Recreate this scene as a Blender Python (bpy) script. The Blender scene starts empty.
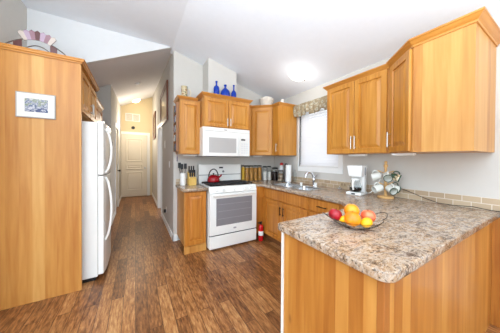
import bpy, bmesh, math, random
from mathutils import Vector, Matrix
random.seed(4)
C = bpy.context.scene.collection
S = bpy.context.scene
PI = math.pi

# ------------------------------------------------------------------ camera
cam = bpy.data.cameras.new('camera'); co = bpy.data.objects.new('camera', cam); C.objects.link(co)
S.camera = co
cam.sensor_width = 36; cam.lens = 197.259/500*36; cam.shift_y = -5.455/500; cam.clip_start = .05
_y, _p, _r = map(math.radians, (30.146, .543, .317))
fw = Vector((math.sin(_y)*math.cos(_p), math.cos(_y)*math.cos(_p), -math.sin(_p)))
rt = Vector((math.cos(_y), -math.sin(_y), 0)); up = rt.cross(fw)
rt2 = rt*math.cos(_r)+up*math.sin(_r); up2 = up*math.cos(_r)-rt*math.sin(_r)
M = Matrix((rt2, up2, -fw)).transposed().to_4x4(); M.translation = (0, 0, 1.329)
co.matrix_world = M

# ------------------------------------------------------------------ world, lights, exposure
w = bpy.data.worlds.new('world'); S.world = w; w.use_nodes = True
w.node_tree.nodes['Background'].inputs[0].default_value = (.93, .96, 1, 1)
w.node_tree.nodes['Background'].inputs[1].default_value = 1.0
S.view_settings.view_transform = 'Standard'; S.view_settings.look = 'None'
S.view_settings.gamma = 1; S.view_settings.use_curve_mapping = False
S.view_settings.exposure = 0.40
def area(name, loc, rot, sx, sy, power, col=(1, 1, 1)):
    l = bpy.data.lights.new(name, 'AREA'); l.shape = 'RECTANGLE'; l.size = sx; l.size_y = sy
    l.energy = power; l.color = col
    o = bpy.data.objects.new(name, l); C.objects.link(o); o.location = loc; o.rotation_euler = rot
    return o
def point(name, loc, power, col, r=.08):
    l = bpy.data.lights.new(name, 'POINT'); l.energy = power; l.color = col; l.shadow_soft_size = r
    o = bpy.data.objects.new(name, l); C.objects.link(o); o.location = loc
    return o
# daylight through the living room's big windows behind and left of the camera
area('daylight_rear', (-.6, -3.9, 1.5), (PI/2, 0, 0), 5.2, 2.4, 70, (.80, .92, 1))
area('daylight_side', (-4.9, -.6, 1.5), (PI/2, 0, -PI/2), 5.0, 2.2, 105, (.80, .92, 1))
# added upward fill behind the camera to brighten the ceiling, no real lamp
area('ceiling_fill', (-.9, -1.1, 1.6), (PI, 0, 0), 3.8, 3.0, 255, (.80, .92, 1))
# daylight outside the kitchen window
area('daylight_window', (2.95, 2.22, 1.7), (PI/2, 0, PI/2), 1.1, 1.2, 6.5, (1, .99, .97))

# ------------------------------------------------------------------ materials
def lin(c):
    return tuple(((v/255)/12.92 if v/255 <= .04045 else (((v/255)+.055)/1.055)**2.4) for v in c)+(1,)
MATS = {}
def mat(name, rgb, rough=.5, metal=0, trans=0, emit=0, noise=0, ior=1.45, alpha=1):
    if name in MATS: return MATS[name]
    m = bpy.data.materials.new(name); m.use_nodes = True; nt = m.node_tree
    b = nt.nodes['Principled BSDF']; c = lin(rgb)
    b.inputs['Base Color'].default_value = c; b.inputs['Roughness'].default_value = rough
    b.inputs['Metallic'].default_value = metal; b.inputs['Transmission Weight'].default_value = trans
    b.inputs['IOR'].default_value = ior
    if emit:
        b.inputs['Emission Color'].default_value = c; b.inputs['Emission Strength'].default_value = emit
    n = nt.nodes.new('ShaderNodeTexNoise'); n.inputs['Scale'].default_value = 14
    g = nt.nodes.new('ShaderNodeNewGeometry'); nt.links.new(g.outputs['Position'], n.inputs['Vector'])
    mx = nt.nodes.new('ShaderNodeMix'); mx.data_type = 'RGBA'
    k = max(noise, .02)
    mx.inputs[6].default_value = tuple(v*(1-k) for v in c[:3])+(1,)
    mx.inputs[7].default_value = tuple(min(1, v*(1+k)) for v in c[:3])+(1,)
    nt.links.new(n.outputs['Fac'], mx.inputs[0]); nt.links.new(mx.outputs[2], b.inputs['Base Color'])
    MATS[name] = m; return m
def ramp(nt, src, stops):
    r = nt.nodes.new('ShaderNodeValToRGB'); e = r.color_ramp.elements
    while len(e) < len(stops): e.new(.5)
    for i, (p, c) in enumerate(stops): e[i].position = p; e[i].color = lin(c)
    nt.links.new(src, r.inputs['Fac']); return r.outputs['Color']
def math_n(nt, op, a, b=None):
    n = nt.nodes.new('ShaderNodeMath'); n.operation = op
    for i, v in enumerate((a, b)):
        if v is None: continue
        if isinstance(v, (int, float)): n.inputs[i].default_value = v
        else: nt.links.new(v, n.inputs[i])
    return n.outputs[0]
def wood(name, stops, plank=.09, horiz=False, rough=.38, var=.65, knots=0.0):
    m = bpy.data.materials.new(name); m.use_nodes = True; nt = m.node_tree; b = nt.nodes['Principled BSDF']
    b.inputs['Roughness'].default_value = rough
    g = nt.nodes.new('ShaderNodeNewGeometry'); s = nt.nodes.new('ShaderNodeSeparateXYZ')
    nt.links.new(g.outputs['Position'], s.inputs[0])
    u = math_n(nt, 'ADD', s.outputs[0], math_n(nt, 'MULTIPLY', s.outputs[1], 1.0 if not horiz else 1.0))
    u = math_n(nt, 'ADD', u, math_n(nt, 'MULTIPLY', s.outputs[1], .13))
    z = s.outputs[2]
    if horiz: u, z = z, u
    wob = nt.nodes.new('ShaderNodeTexNoise'); wob.inputs['Scale'].default_value = 2
    nt.links.new(g.outputs['Position'], wob.inputs['Vector'])
    cell = math_n(nt, 'FLOOR', math_n(nt, 'DIVIDE', u, plank))
    wn = nt.nodes.new('ShaderNodeTexWhiteNoise'); wn.noise_dimensions = '1D'; nt.links.new(cell, wn.inputs['W'])
    cb = nt.nodes.new('ShaderNodeCombineXYZ')
    nt.links.new(math_n(nt, 'MULTIPLY', u, 26), cb.inputs[0]); nt.links.new(math_n(nt, 'MULTIPLY', z, 1.8), cb.inputs[2])
    nt.links.new(math_n(nt, 'MULTIPLY', wn.outputs['Value'], 30), cb.inputs[1])
    gr = nt.nodes.new('ShaderNodeTexNoise'); gr.inputs['Scale'].default_value = 1; gr.inputs['Detail'].default_value = 6
    gr.inputs['Distortion'].default_value = .35
    nt.links.new(cb.outputs[0], gr.inputs['Vector'])
    v = math_n(nt, 'ADD', math_n(nt, 'MULTIPLY', gr.outputs['Fac'], 1-var*.5), math_n(nt, 'MULTIPLY', math_n(nt, 'SUBTRACT', wn.outputs['Value'], .5), var*.55))
    v = math_n(nt, 'ADD', v, var*.25)
    col = ramp(nt, v, stops)
    vo = nt.nodes.new('ShaderNodeTexVoronoi'); vo.inputs['Scale'].default_value = 1
    cv = nt.nodes.new('ShaderNodeCombineXYZ'); nt.links.new(math_n(nt, 'MULTIPLY', u, 5.5), cv.inputs[0]); nt.links.new(math_n(nt, 'MULTIPLY', z, 2.6), cv.inputs[2])
    nt.links.new(cv.outputs[0], vo.inputs['Vector'])
    kn = ramp(nt, vo.outputs['Distance'], [(.03, (255, 255, 255)), (.10, (60, 60, 60)), (.2, (0, 0, 0))])
    mk = nt.nodes.new('ShaderNodeMix'); mk.data_type = 'RGBA'
    nt.links.new(math_n(nt, 'MULTIPLY', kn, knots), mk.inputs[0]); nt.links.new(col, mk.inputs[6]); mk.inputs[7].default_value = lin((110, 62, 30))
    nt.links.new(mk.outputs[2], b.inputs['Base Color'])
    MATS[name] = m; return m
W_DOOR = wood('maple_door', [(.25, (168, 102, 28)), (.5, (196, 132, 50)), (.75, (212, 152, 70))], .11, var=.3)
W_CAB = wood('maple_cabinet', [(.2, (174, 108, 44)), (.5, (200, 142, 70)), (.8, (216, 166, 96))], .083, var=.85, knots=.4)
W_CROWN = wood('maple_crown', [(.25, (178, 112, 38)), (.7, (206, 144, 66))], .1, horiz=True, var=.3)
W_LOW = wood('alder_panel', [(.15, (148, 82, 28)), (.45, (182, 118, 48)), (.8, (206, 148, 74))], .075, var=.7, knots=.55)
W_BASE = wood('base_door', [(.25, (162, 94, 28)), (.5, (190, 120, 44)), (.75, (206, 140, 62))], .11, var=.3)
# plank floor
def floor_mat():
    m = bpy.data.materials.new('plank_floor'); m.use_nodes = True; nt = m.node_tree; b = nt.nodes['Principled BSDF']
    g = nt.nodes.new('ShaderNodeNewGeometry'); s = nt.nodes.new('ShaderNodeSeparateXYZ'); nt.links.new(g.outputs['Position'], s.inputs[0])
    cb = nt.nodes.new('ShaderNodeCombineXYZ'); nt.links.new(s.outputs[1], cb.inputs[0]); nt.links.new(s.outputs[0], cb.inputs[1])
    br = nt.nodes.new('ShaderNodeTexBrick'); nt.links.new(cb.outputs[0], br.inputs['Vector'])
    br.inputs['Scale'].default_value = 1; br.inputs['Brick Width'].default_value = .85; br.inputs['Row Height'].default_value = .096
    br.inputs['Mortar Size'].default_value = .0024; br.offset = .37; br.squash = 1
    br.inputs['Color1'].default_value = (0, 0, 0, 1); br.inputs['Color2'].default_value = (1, 1, 1, 1); br.inputs['Mortar'].default_value = (.0, .0, .0, 1)
    c2 = nt.nodes.new('ShaderNodeCombineXYZ')
    nt.links.new(math_n(nt, 'MULTIPLY', s.outputs[0], 62), c2.inputs[0]); nt.links.new(math_n(nt, 'MULTIPLY', s.outputs[1], 10), c2.inputs[1])
    nt.links.new(math_n(nt, 'MULTIPLY', br.outputs['Color'], 20), c2.inputs[2])
    n = nt.nodes.new('ShaderNodeTexNoise'); n.inputs['Scale'].default_value = 1; n.inputs['Detail'].default_value = 7; n.inputs['Roughness'].default_value = .68
    nt.links.new(c2.outputs[0], n.inputs['Vector'])
    v = math_n(nt, 'ADD', math_n(nt, 'MULTIPLY', n.outputs['Fac'], 1.2), math_n(nt, 'MULTIPLY', br.outputs['Color'], .28))
    v = math_n(nt, 'SUBTRACT', v, .26)
    col = ramp(nt, v, [(.2, (78, 44, 22)), (.42, (132, 83, 44)), (.58, (166, 112, 64)), (.85, (208, 160, 104))])
    mx = nt.nodes.new('ShaderNodeMix'); mx.data_type = 'RGBA'; nt.links.new(br.outputs['Fac'], mx.inputs[0])
    nt.links.new(col, mx.inputs[6]); mx.inputs[7].default_value = lin((92, 58, 34))
    nt.links.new(mx.outputs[2], b.inputs['Base Color'])
    b.inputs['Roughness'].default_value = .36
    bp = nt.nodes.new('ShaderNodeBump'); bp.inputs['Strength'].default_value = .15; bp.inputs['Distance'].default_value = .002
    nt.links.new(n.outputs['Fac'], bp.inputs['Height']); nt.links.new(bp.outputs[0], b.inputs['Normal'])
    return m
FLOOR = floor_mat()
def granite():
    m = bpy.data.materials.new('speckled_laminate'); m.use_nodes = True; nt = m.node_tree; b = nt.nodes['Principled BSDF']
    g = nt.nodes.new('ShaderNodeNewGeometry')
    mp = nt.nodes.new('ShaderNodeMapping'); mp.inputs['Scale'].default_value = (1, 2.1, 1.4); mp.inputs['Rotation'].default_value = (0, 0, .5)
    nt.links.new(g.outputs['Position'], mp.inputs['Vector'])
    def nz(sc, det, ro, dist, src):
        n = nt.nodes.new('ShaderNodeTexNoise'); n.inputs['Scale'].default_value = sc; n.inputs['Detail'].default_value = det
        n.inputs['Roughness'].default_value = ro; n.inputs['Distortion'].default_value = dist; nt.links.new(src, n.inputs['Vector']); return n.outputs['Fac']
    A = nz(6.0, 9, .78, .9, mp.outputs[0])
    c1 = ramp(nt, A, [(.30, (104, 86, 74)), (.39, (150, 130, 114)), (.47, (200, 186, 170)), (.52, (174, 142, 108)), (.59, (204, 190, 174)), (.7, (132, 112, 100))])
    B = nz(38, 6, .8, .3, g.outputs['Position'])
    c2 = ramp(nt, B, [(.39, (66, 54, 50)), (.46, (160, 138, 122)), (.52, (244, 236, 228))])
    mx = nt.nodes.new('ShaderNodeMix'); mx.data_type = 'RGBA'; mx.blend_type = 'MULTIPLY'
    f = ramp(nt, nz(7, 5, .6, .5, mp.outputs[0]), [(.35, (50, 50, 50)), (.6, (235, 235, 235))])
    nt.links.new(f, mx.inputs[0]); nt.links.new(c1, mx.inputs[6]); nt.links.new(c2, mx.inputs[7])
    sp = ramp(nt, nz(70, 3, .6, 0, g.outputs['Position']), [(.36, (76, 64, 60)), (.43, (255, 255, 255))])
    m2 = nt.nodes.new('ShaderNodeMix'); m2.data_type = 'RGBA'; m2.blend_type = 'MULTIPLY'; m2.inputs[0].default_value = .75
    nt.links.new(mx.outputs[2], m2.inputs[6]); nt.links.new(sp, m2.inputs[7])
    nt.links.new(m2.outputs[2], b.inputs['Base Color']); b.inputs['Roughness'].default_value = .2
    return m
GRAN = granite()
def tile_mat():
    m = bpy.data.materials.new('travertine_tile'); m.use_nodes = True; nt = m.node_tree; b = nt.nodes['Principled BSDF']
    g = nt.nodes.new('ShaderNodeNewGeometry'); s = nt.nodes.new('ShaderNodeSeparateXYZ'); nt.links.new(g.outputs['Position'], s.inputs[0])
    cb = nt.nodes.new('ShaderNodeCombineXYZ')
    nt.links.new(math_n(nt, 'ADD', s.outputs[0], s.outputs[1]), cb.inputs[0])
    nt.links.new(math_n(nt, 'SUBTRACT', s.outputs[2], .914), cb.inputs[1])
    br = nt.nodes.new('ShaderNodeTexBrick'); nt.links.new(cb.outputs[0], br.inputs['Vector'])
    br.inputs['Scale'].default_value = 1; br.inputs['Brick Width'].default_value = .115; br.inputs['Row Height'].default_value = .052
    br.inputs['Mortar Size'].default_value = .0028
    br.inputs['Color1'].default_value = lin((176, 152, 124)); br.inputs['Color2'].default_value = lin((200, 178, 148)); br.inputs['Mortar'].default_value = lin((222, 212, 196))
    nt.links.new(br.outputs['Color'], b.inputs['Base Color']); b.inputs['Roughness'].default_value = .45
    return m
TILE = tile_mat()
WALL = mat('greige_paint', (208, 204, 197), .85, noise=.01)
WALLW = mat('white_paint', (226, 227, 228), .85, noise=.01)
CEIL = mat('ceiling_paint', (236, 242, 250), .9, noise=.01)
CEILH = mat('hall_ceiling_paint', (232, 231, 234), .9, noise=.01)
HALLW = mat('cream_paint', (226, 208, 172), .8, noise=.01)
TRIM = mat('trim_white', (246, 246, 244), .45)
DOORW = mat('door_cream', (232, 222, 204), .5)
WHITE = mat('appliance_white', (238, 238, 234), .22)
WHITEP = mat('white_plastic', (240, 240, 238), .35)
BLACK = mat('black_plastic', (24, 24, 26), .35)
IRON = mat('cast_iron', (40, 40, 42), .5)
CHROME = mat('chrome', (215, 215, 218), .12, 1)
NICKEL = mat('brushed_nickel', (200, 196, 190), .28, 1)
STEEL = mat('stainless_steel', (200, 202, 204), .25, 1)
BRONZE = mat('dark_bronze', (70, 58, 50), .35, .8)
GLASS = mat('clear_glass', (245, 250, 250), .02, trans=1, ior=1.3)
DARKW = mat('toe_kick_brown', (120, 74, 40), .6)  # even brown of the toe kick, darker than the base doors

# ------------------------------------------------------------------ mesh builder
class MB:
    def __init__(s): s.v = []; s.f = []; s.m = []; s.sm = []
    def add(s, vs, fs, mi=0, smooth=False):
        o = len(s.v); s.v += [Vector(v) for v in vs]
        for f in fs: s.f.append([i+o for i in f]); s.m.append(mi); s.sm.append(smooth)
        return s
    def box(s, a, b, mi=0):
        x0, x1 = sorted((a[0], b[0])); y0, y1 = sorted((a[1], b[1])); z0, z1 = sorted((a[2], b[2]))
        vs = [(x, y, z) for z in (z0, z1) for y in (y0, y1) for x in (x0, x1)]
        return s.add(vs, [(0, 2, 3, 1), (4, 5, 7, 6), (0, 1, 5, 4), (2, 6, 7, 3), (0, 4, 6, 2), (1, 3, 7, 5)], mi)
    def prism(s, poly, z0, z1, mi=0):
        a = sum(poly[i][0]*poly[(i+1) % len(poly)][1]-poly[(i+1) % len(poly)][0]*poly[i][1] for i in range(len(poly)))
        if a < 0: poly = poly[::-1]
        n = len(poly)
        vs = [(x, y, z0) for x, y in poly]+[(x, y, z1) for x, y in poly]
        fs = [tuple(range(n))[::-1], tuple(range(n, 2*n))]+[(i, (i+1) % n, n+(i+1) % n, n+i) for i in range(n)]
        return s.add(vs, fs, mi)
    def lathe(s, prof, c=(0, 0, 0), seg=24, mi=0, sx=1, sy=1, axis='z', caps=True):
        vs = []; fs = []; n = len(prof)
        for r, z in prof:
            for k in range(seg):
                a = 2*PI*k/seg; x, y = r*math.cos(a)*sx, r*math.sin(a)*sy
                p = (x, y, z) if axis == 'z' else ((z, x, y) if axis == 'x' else (y, z, x))
                vs.append(Vector(p)+Vector(c))
        for i in range(n-1):
            for k in range(seg):
                k2 = (k+1) % seg; fs.append((i*seg+k, i*seg+k2, (i+1)*seg+k2, (i+1)*seg+k))
        if caps and prof[0][0] > 1e-5: fs.append(tuple(range(seg))[::-1])
        if caps and prof[-1][0] > 1e-5: fs.append(tuple((n-1)*seg+k for k in range(seg)))
        return s.add(vs, fs, mi, True)
    def tube(s, pts, r, seg=10, mi=0, closed=False):
        pts = [Vector(p) for p in pts]; n = len(pts); vs = []; fs = []
        rs = r if isinstance(r, (list, tuple)) else [r]*n
        ref = None
        for i, p in enumerate(pts):
            if closed: t = pts[(i+1) % n]-pts[i-1]
            else: t = pts[min(i+1, n-1)]-pts[max(i-1, 0)]
            t.normalize()
            if ref is None: ref = Vector((0, 0, 1)) if abs(t.z) < .9 else Vector((1, 0, 0))
            a = t.cross(ref).normalized(); b = a.cross(t).normalized(); ref = b
            for k in range(seg):
                q = 2*PI*k/seg; vs.append(p+(a*math.cos(q)+b*math.sin(q))*rs[i])
        for i in range(n if closed else n-1):
            j = (i+1) % n
            for k in range(seg):
                k2 = (k+1) % seg; fs.append((i*seg+k, i*seg+k2, j*seg+k2, j*seg+k))
        if not closed: fs += [tuple(range(seg))[::-1], tuple((n-1)*seg+k for k in range(seg))]
        return s.add(vs, fs, mi, True)
    def ball(s, c, r, mi=0, seg=20, sz=1, dimple=0):
        prof = []
        for i in range(13):
            a = -PI/2+PI*i/12; rr = math.cos(a)*r; z = math.sin(a)*r*sz
            if dimple and i > 9: z -= dimple*r*((i-9)/3)**2
            prof.append((max(rr, 0), z))
        return s.lathe(prof, c, seg, mi)
def link(name, mb, mats, parent=None, bevel=0, world=True, rot=0):
    me = bpy.data.meshes.new(name)
    off = Vector((0, 0, 0))
    if parent is not None and world:
        p = parent
        while p is not None: off += p.location; p = p.parent
    me.from_pydata([tuple(v-off) for v in mb.v], [], mb.f)
    if not isinstance(mats, (list, tuple)): mats = [mats]
    for m in mats: me.materials.append(m)
    for i, p in enumerate(me.polygons): p.material_index = mb.m[i]; p.use_smooth = mb.sm[i]
    bm = bmesh.new(); bm.from_mesh(me); bmesh.ops.remove_doubles(bm, verts=bm.verts, dist=1e-6)
    bmesh.ops.recalc_face_normals(bm, faces=bm.faces); bm.to_mesh(me); bm.free()
    o = bpy.data.objects.new(name, me); C.objects.link(o)
    if parent is not None: o.parent = parent
    if any(mb.sm) :
        me.set_sharp_from_angle(angle=math.radians(40))
    if bevel:
        b = o.modifiers.new('bevel', 'BEVEL'); b.width = bevel; b.segments = 2; b.limit_method = 'ANGLE'; b.angle_limit = math.radians(40)
        b.harden_normals = False
    return o
def tag(o, label, cat, group=None, kind=None):
    o['label'] = label; o['category'] = cat
    if group: o['group'] = group
    if kind: o['kind'] = kind
    return o
def thing(name, label, cat, loc=(0, 0, 0), rz=0, group=None):
    o = bpy.data.objects.new(name, None); C.objects.link(o); o.location = loc; o.rotation_euler = (0, 0, rz)
    o.empty_display_size = .05
    return tag(o, label, cat, group)
def struct(name, mb, mats, parent=None, bevel=0):
    o = link(name, mb, mats, parent, bevel)
    if parent is None: o['kind'] = 'structure'
    return o
def loc_part(name, mb, mats, parent, bevel=0): return link(name, mb, mats, parent, bevel, world=False)
def dup(root, loc, label, rz=None):
    r = root.copy(); C.objects.link(r); r.location = loc; r['label'] = label
    if rz is not None: r.rotation_euler = (0, 0, rz)
    for ch in list(root.children):
        c = ch.copy(); C.objects.link(c); c.parent = r
        for g in list(ch.children):
            d = g.copy(); C.objects.link(d); d.parent = c
    return r

# ------------------------------------------------------------------ the setting
XW = 2.547; YB = 3.36; ZR = 3.09
struct('floor', MB().box((-5, -4, -.05), (2.75, 8.2, 0)), FLOOR)
# ceiling: flat part left of the ridge, slope down to the window wall
c = MB()
c.prism([(-5, -4), (.5, -4), (.5, 3.34), (-5, 3.34)], 3.07, 3.13)
c.add([(.5, -4, 3.07), (2.75, -4, 2.462), (2.75, 3.5, 2.462), (.5, 3.5, 3.07), (.5, -4, 3.13), (2.75, -4, 2.53), (2.75, 3.5, 2.53), (.5, 3.5, 3.13)],
      [(0, 3, 2, 1), (4, 5, 6, 7), (0, 1, 5, 4), (2, 3, 7, 6), (0, 4, 7, 3), (1, 2, 6, 5)])
struct('ceiling', c, CEIL)
def hz(x, y): return 3.078+.483*(x-.494)+.1*(y-3.3)
c = MB(); cor = [(-1.2, 3.31), (.6, 3.31), (.6, 8.1), (-1.2, 8.1)]
c.add([(x, y, hz(x, y)) for x, y in cor]+[(x, y, hz(x, y)+.05) for x, y in cor],
      [(0, 3, 2, 1), (4, 5, 6, 7), (0, 1, 5, 4), (1, 2, 6, 5), (2, 3, 7, 6), (3, 0, 4, 7)])
struct('ceiling_hall', c, CEILH)
# gable wall over the hallway opening
c = MB(); g0, g1 = (-1.15, hz(-1.15, 3.3)), (.53, hz(.53, 3.3)-.004)
c.add([(-1.15, 3.3, g0[1]), (.53, 3.3, g1[1]), (.53, 3.3, 3.12), (-1.15, 3.3, 3.12), (-1.15, 3.40, g0[1]+.01), (.53, 3.40, g1[1]+.01), (.53, 3.40, 3.12), (-1.15, 3.40, 3.12)],
      [(0, 1, 2, 3), (7, 6, 5, 4), (0, 4, 5, 1), (2, 6, 7, 3), (0, 3, 7, 4), (1, 5, 6, 2)])
struct('wall_gable', c, WALLW)
struct('wall_left', MB().box((-1.19, 2.0, 0), (-1.09, 4.8, 3.1)), WALL)
# back wall with the sloping top, corner return and chase
c = MB()
c.add([(.53, YB, 0), (2.66, YB, 0), (2.66, YB, 2.49), (.53, YB, 3.11), (.53, YB+.1, 0), (2.66, YB+.1, 0), (2.66, YB+.1, 2.49), (.53, YB+.1, 3.11)],
      [(0, 1, 2, 3), (7, 6, 5, 4), (0, 4, 5, 1), (1, 5, 6, 2), (2, 6, 7, 3), (0, 3, 7, 4)])
struct('wall_back', c, WALL)
c = MB()
ch = [(1.0, 3.05), (1.495, 3.05), (1.495, 3.359), (1.0, 3.359)]
zt = lambda x: 3.07-.27*(x-.5)+.01
c.add([(x, y, 2.24) for x, y in ch]+[(x, y, zt(x)) for x, y in ch],
      [(0, 3, 2, 1), (4, 5, 6, 7), (0, 1, 5, 4), (1, 2, 6, 5), (2, 3, 7, 6), (3, 0, 4, 7)])
struct('wall_chase', c, WALL)
# hall right wall with an open doorway
c = MB()
for y0, y1, z0, z1 in ((3.46, 4.98, 0, 3.9), (4.98, 5.80, 2.12, 3.9), (5.80, 8.0, 0, 3.9)): c.box((.53, y0, z0), (.63, y1, z1))
struct('wall_hall_right', c, WALL)
c = MB()
for y0, y1, z0, z1 in ((4.75, 5.7, 0, 3.6), (5.7, 6.5, 2.1, 3.6), (6.5, 8.0, 0, 3.6)): c.box((-.52, y0, z0), (-.42, y1, z1))
c.box((-1.19, 4.75, 0), (-.52, 4.85, 3.6))
struct('wall_hall_left', c, WALL)
struct('wall_far', MB().box((-.52, 8.0, 0), (.63, 8.1, 3.9)), HALLW)
# window wall with opening
WY0, WY1, WZ0, WZ1 = 1.83, 2.62, 1.21, 2.25
c = MB()
for y0, y1, z0, z1 in ((-4, WY0, 0, 2.53), (WY1, YB+.1, 0, 2.53), (WY0, WY1, 0, WZ0), (WY0, WY1, WZ1, 2.53)): c.box((XW, y0, z0), (XW+.12, y1, z1))
struct('wall_window', c, WALL)
# living-room shell behind the camera, with its large windows
c = MB()
c.box((-5, -4.1, 0), (2.66, -4, .35)); c.box((-5, -4.1, 2.65), (2.66, -4, 3.1)); c.box((-5, -4.1, .35), (-3.3, -4, 2.65)); c.box((2.1, -4.1, .35), (2.66, -4, 2.65))
struct('wall_rear', c, WALLW)
c = MB()
c.box((-5.1, -4.1, 0), (-5, 3.4, .35)); c.box((-5.1, -4.1, 2.65), (-5, 3.4, 3.1)); c.box((-5.1, -4.1, .35), (-5, -3.2, 2.65)); c.box((-5.1, 2.0, .35), (-5, 3.4, 2.65))
struct('wall_far_left', c, WALLW)
struct('wall_living', MB().box((-5, 3.3, 0), (-1.19, 3.4, 3.1)), WALLW)

# baseboards
struct('baseboard_hall_right', MB().box((.516, 3.345, 0), (.53, 4.9, .1)).box((.516, 5.88, 0), (.53, 8, .1)).box((.516, 3.345, 0), (.59, 3.36, .1)), TRIM)
struct('baseboard_hall_left', MB().box((-.42, 4.736, 0), (-.406, 5.62, .1)).box((-.7, 4.736, 0), (-.406, 4.75, .1)).box((-.42, 6.58, 0), (-.406, 8, .1)), TRIM)
# doorway trim, right side of the hall
c = MB(); c.box((.512, 4.90, 0), (.53, 4.98, 2.12)); c.box((.512, 5.80, 0), (.53, 5.88, 2.2)); c.box((.512, 4.90, 2.12), (.53, 5.80, 2.2))
c.box((.53, 5.785, 0), (.64, 5.80, 2.12)); c.box((.53, 4.98, 0), (.64, 4.995, 2.12)); c.box((.53, 4.98, 2.105), (.64, 5.80, 2.12))
struct('trim_1', c, TRIM)
h = MB()
for z in (.25, 1.1, 1.85): h.box((.60, 5.776, z), (.63, 5.785, z+.09))
# panelled door
def panel_door(name, o, u, n, w, hgt, m, panels, parent=None, t=.035):
    o = Vector(o); u = Vector(u); n = Vector(n); z = Vector((0, 0, 1))
    P = lambda a, b, d: o+u*a+z*b+n*d
    mb = MB()
    mb.add([P(0, 0, 0), P(w, 0, 0), P(w, hgt, 0), P(0, hgt, 0), P(0, 0, t), P(w, 0, t), P(w, hgt, t), P(0, hgt, t)],
           [(3, 2, 1, 0), (0, 1, 5, 4), (1, 2, 6, 5), (2, 3, 7, 6), (3, 0, 4, 7), (4, 5, 6, 7)])
    for a0, a1, b0, b1 in panels:   # moulded rings standing on the slab
        loops = [(0, t), (.008, t+.016), (.035, t+.016), (.055, t+.002), (.085, t+.012)]
        vs = []; fs = []
        for i, d in loops: vs += [P(a0+i, b0+i, d), P(a1-i, b0+i, d), P(a1-i, b1-i, d), P(a0+i, b1-i, d)]
        for k in range(len(loops)-1):
            for j in range(4): fs.append((k*4+j, k*4+(j+1) % 4, k*4+4+(j+1) % 4, k*4+4+j))
        k = (len(loops)-1)*4; fs.append((k, k+1, k+2, k+3)); mb.add(vs, fs)
    ob = link(name, mb, m, parent)
    return ob
d = panel_door('door_1', (-.415, 7.965, .02), (1, 0, 0), (0, -1, 0), .775, 2.13, DOORW,
               [(.13, .645, 1.2, 2.0), (.13, .645, .93, 1.12), (.13, .645, .2, .85)])
d['kind'] = 'structure'
kb = MB().lathe([(0, -.06), (.02, -.058), (.028, -.045), (.02, -.03), (.012, -.02), (.012, 0), (.03, 0), (.03, .006)], (.295, 7.925, 1.0), 14, axis='y')
link('door_handle', kb, NICKEL, d)
c = MB(); c.box((-.505, 7.975, 0), (-.415, 8.0, 2.25)); c.box((.36, 7.975, 0), (.45, 8.0, 2.25)); c.box((-.415, 7.975, 2.16), (.36, 8.0, 2.25))
struct('trim_2', c, TRIM)
# door standing in the left hall wall
d = panel_door('door_2', (-.47, 5.7, .02), (0, 1, 0), (1, 0, 0), .8, 2.06, DOORW, [(.12, .68, 1.15, 1.95), (.12, .68, .2, 1.0)])
d['kind'] = 'structure'
link('door_handle', MB().lathe([(0, .09), (.03, .08), (.03, .06), (.012, .05), (.012, 0), (.03, 0)][::-1], (-.435, 6.42, 1.0), 14, axis='x'), BRONZE, d)
c = MB(); c.box((-.42, 5.62, 0), (-.40, 5.7, 2.18)); c.box((-.42, 6.5, 0), (-.40, 6.58, 2.18)); c.box((-.42, 5.7, 2.1), (-.40, 6.5, 2.18))
struct('trim_3', c, TRIM)

# ------------------------------------------------------------------ kitchen window
win = struct('window_1', MB().box((XW-.006, WY0-.07, WZ0-.085), (XW+.03, WY1+.03, WZ0)).box((XW-.006, WY0-.07, WZ1), (XW+.03, WY1+.03, WZ1+.04))
       .box((XW-.006, WY0-.07, WZ0), (XW+.03, WY0, WZ1)).box((XW-.006, WY1, WZ0), (XW+.03, WY1+.03, WZ1))
       .box((XW+.085, WY0, WZ0), (XW+.105, WY0+.04, WZ1)).box((XW+.085, WY1-.04, WZ0), (XW+.105, WY1, WZ1))
       .box((XW+.085, WY0, WZ0), (XW+.105, WY1, WZ0+.04)).box((XW+.085, WY0, WZ1-.04), (XW+.105, WY1, WZ1)), TRIM)
link('window_pane', MB().box((XW+.09, WY0+.04, WZ0+.04), (XW+.096, WY1-.04, WZ1-.04)), GLASS, win)
def blind_mat():
    m = bpy.data.materials.new('blind_vinyl'); m.use_nodes = True; nt = m.node_tree
    b = nt.nodes['Principled BSDF']; b.inputs['Base Color'].default_value = lin((246, 246, 248)); b.inputs['Roughness'].default_value = .5
    t = nt.nodes.new('ShaderNodeBsdfTranslucent'); t.inputs[0].default_value = lin((250, 250, 252))
    mx = nt.nodes.new('ShaderNodeMixShader'); mx.inputs[0].default_value = .45
    nt.links.new(b.outputs[0], mx.inputs[1]); nt.links.new(t.outputs[0], mx.inputs[2])
    nt.links.new(mx.outputs[0], nt.nodes['Material Output'].inputs[0]); return m
BL = blind_mat()
t = thing('window_blind', 'white horizontal slat blind drawn down over the window above the sink', 'window blind', (XW+.045, 2.225, WZ0))
s = MB(); n = 22
for i in range(n):
    z = WZ0+.035+i*(WZ1-WZ0-.08)/n; a = math.radians(62); dx, dz = .026*math.cos(a), .026*math.sin(a)
    x = XW+.026
    s.add([(x-dx, WY0+.006, z-dz), (x-dx, WY1-.006, z-dz), (x+dx, WY1-.006, z+dz), (x+dx, WY0+.006, z+dz),
           (x-dx-.002, WY0+.006, z-dz+.002), (x-dx-.002, WY1-.006, z-dz+.002), (x+dx-.002, WY1-.006, z+dz+.002), (x+dx-.002, WY0+.006, z+dz+.002)],
          [(0, 1, 2, 3), (7, 6, 5, 4), (0, 4, 5, 1), (2, 6, 7, 3), (0, 3, 7, 4), (1, 5, 6, 2)])
link('slats', s, BL, t)
link('head_rail', MB().box((XW+.004, WY0+.004, WZ1-.045), (XW+.05, WY1-.004, WZ1-.002)), TRIM, t)
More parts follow.
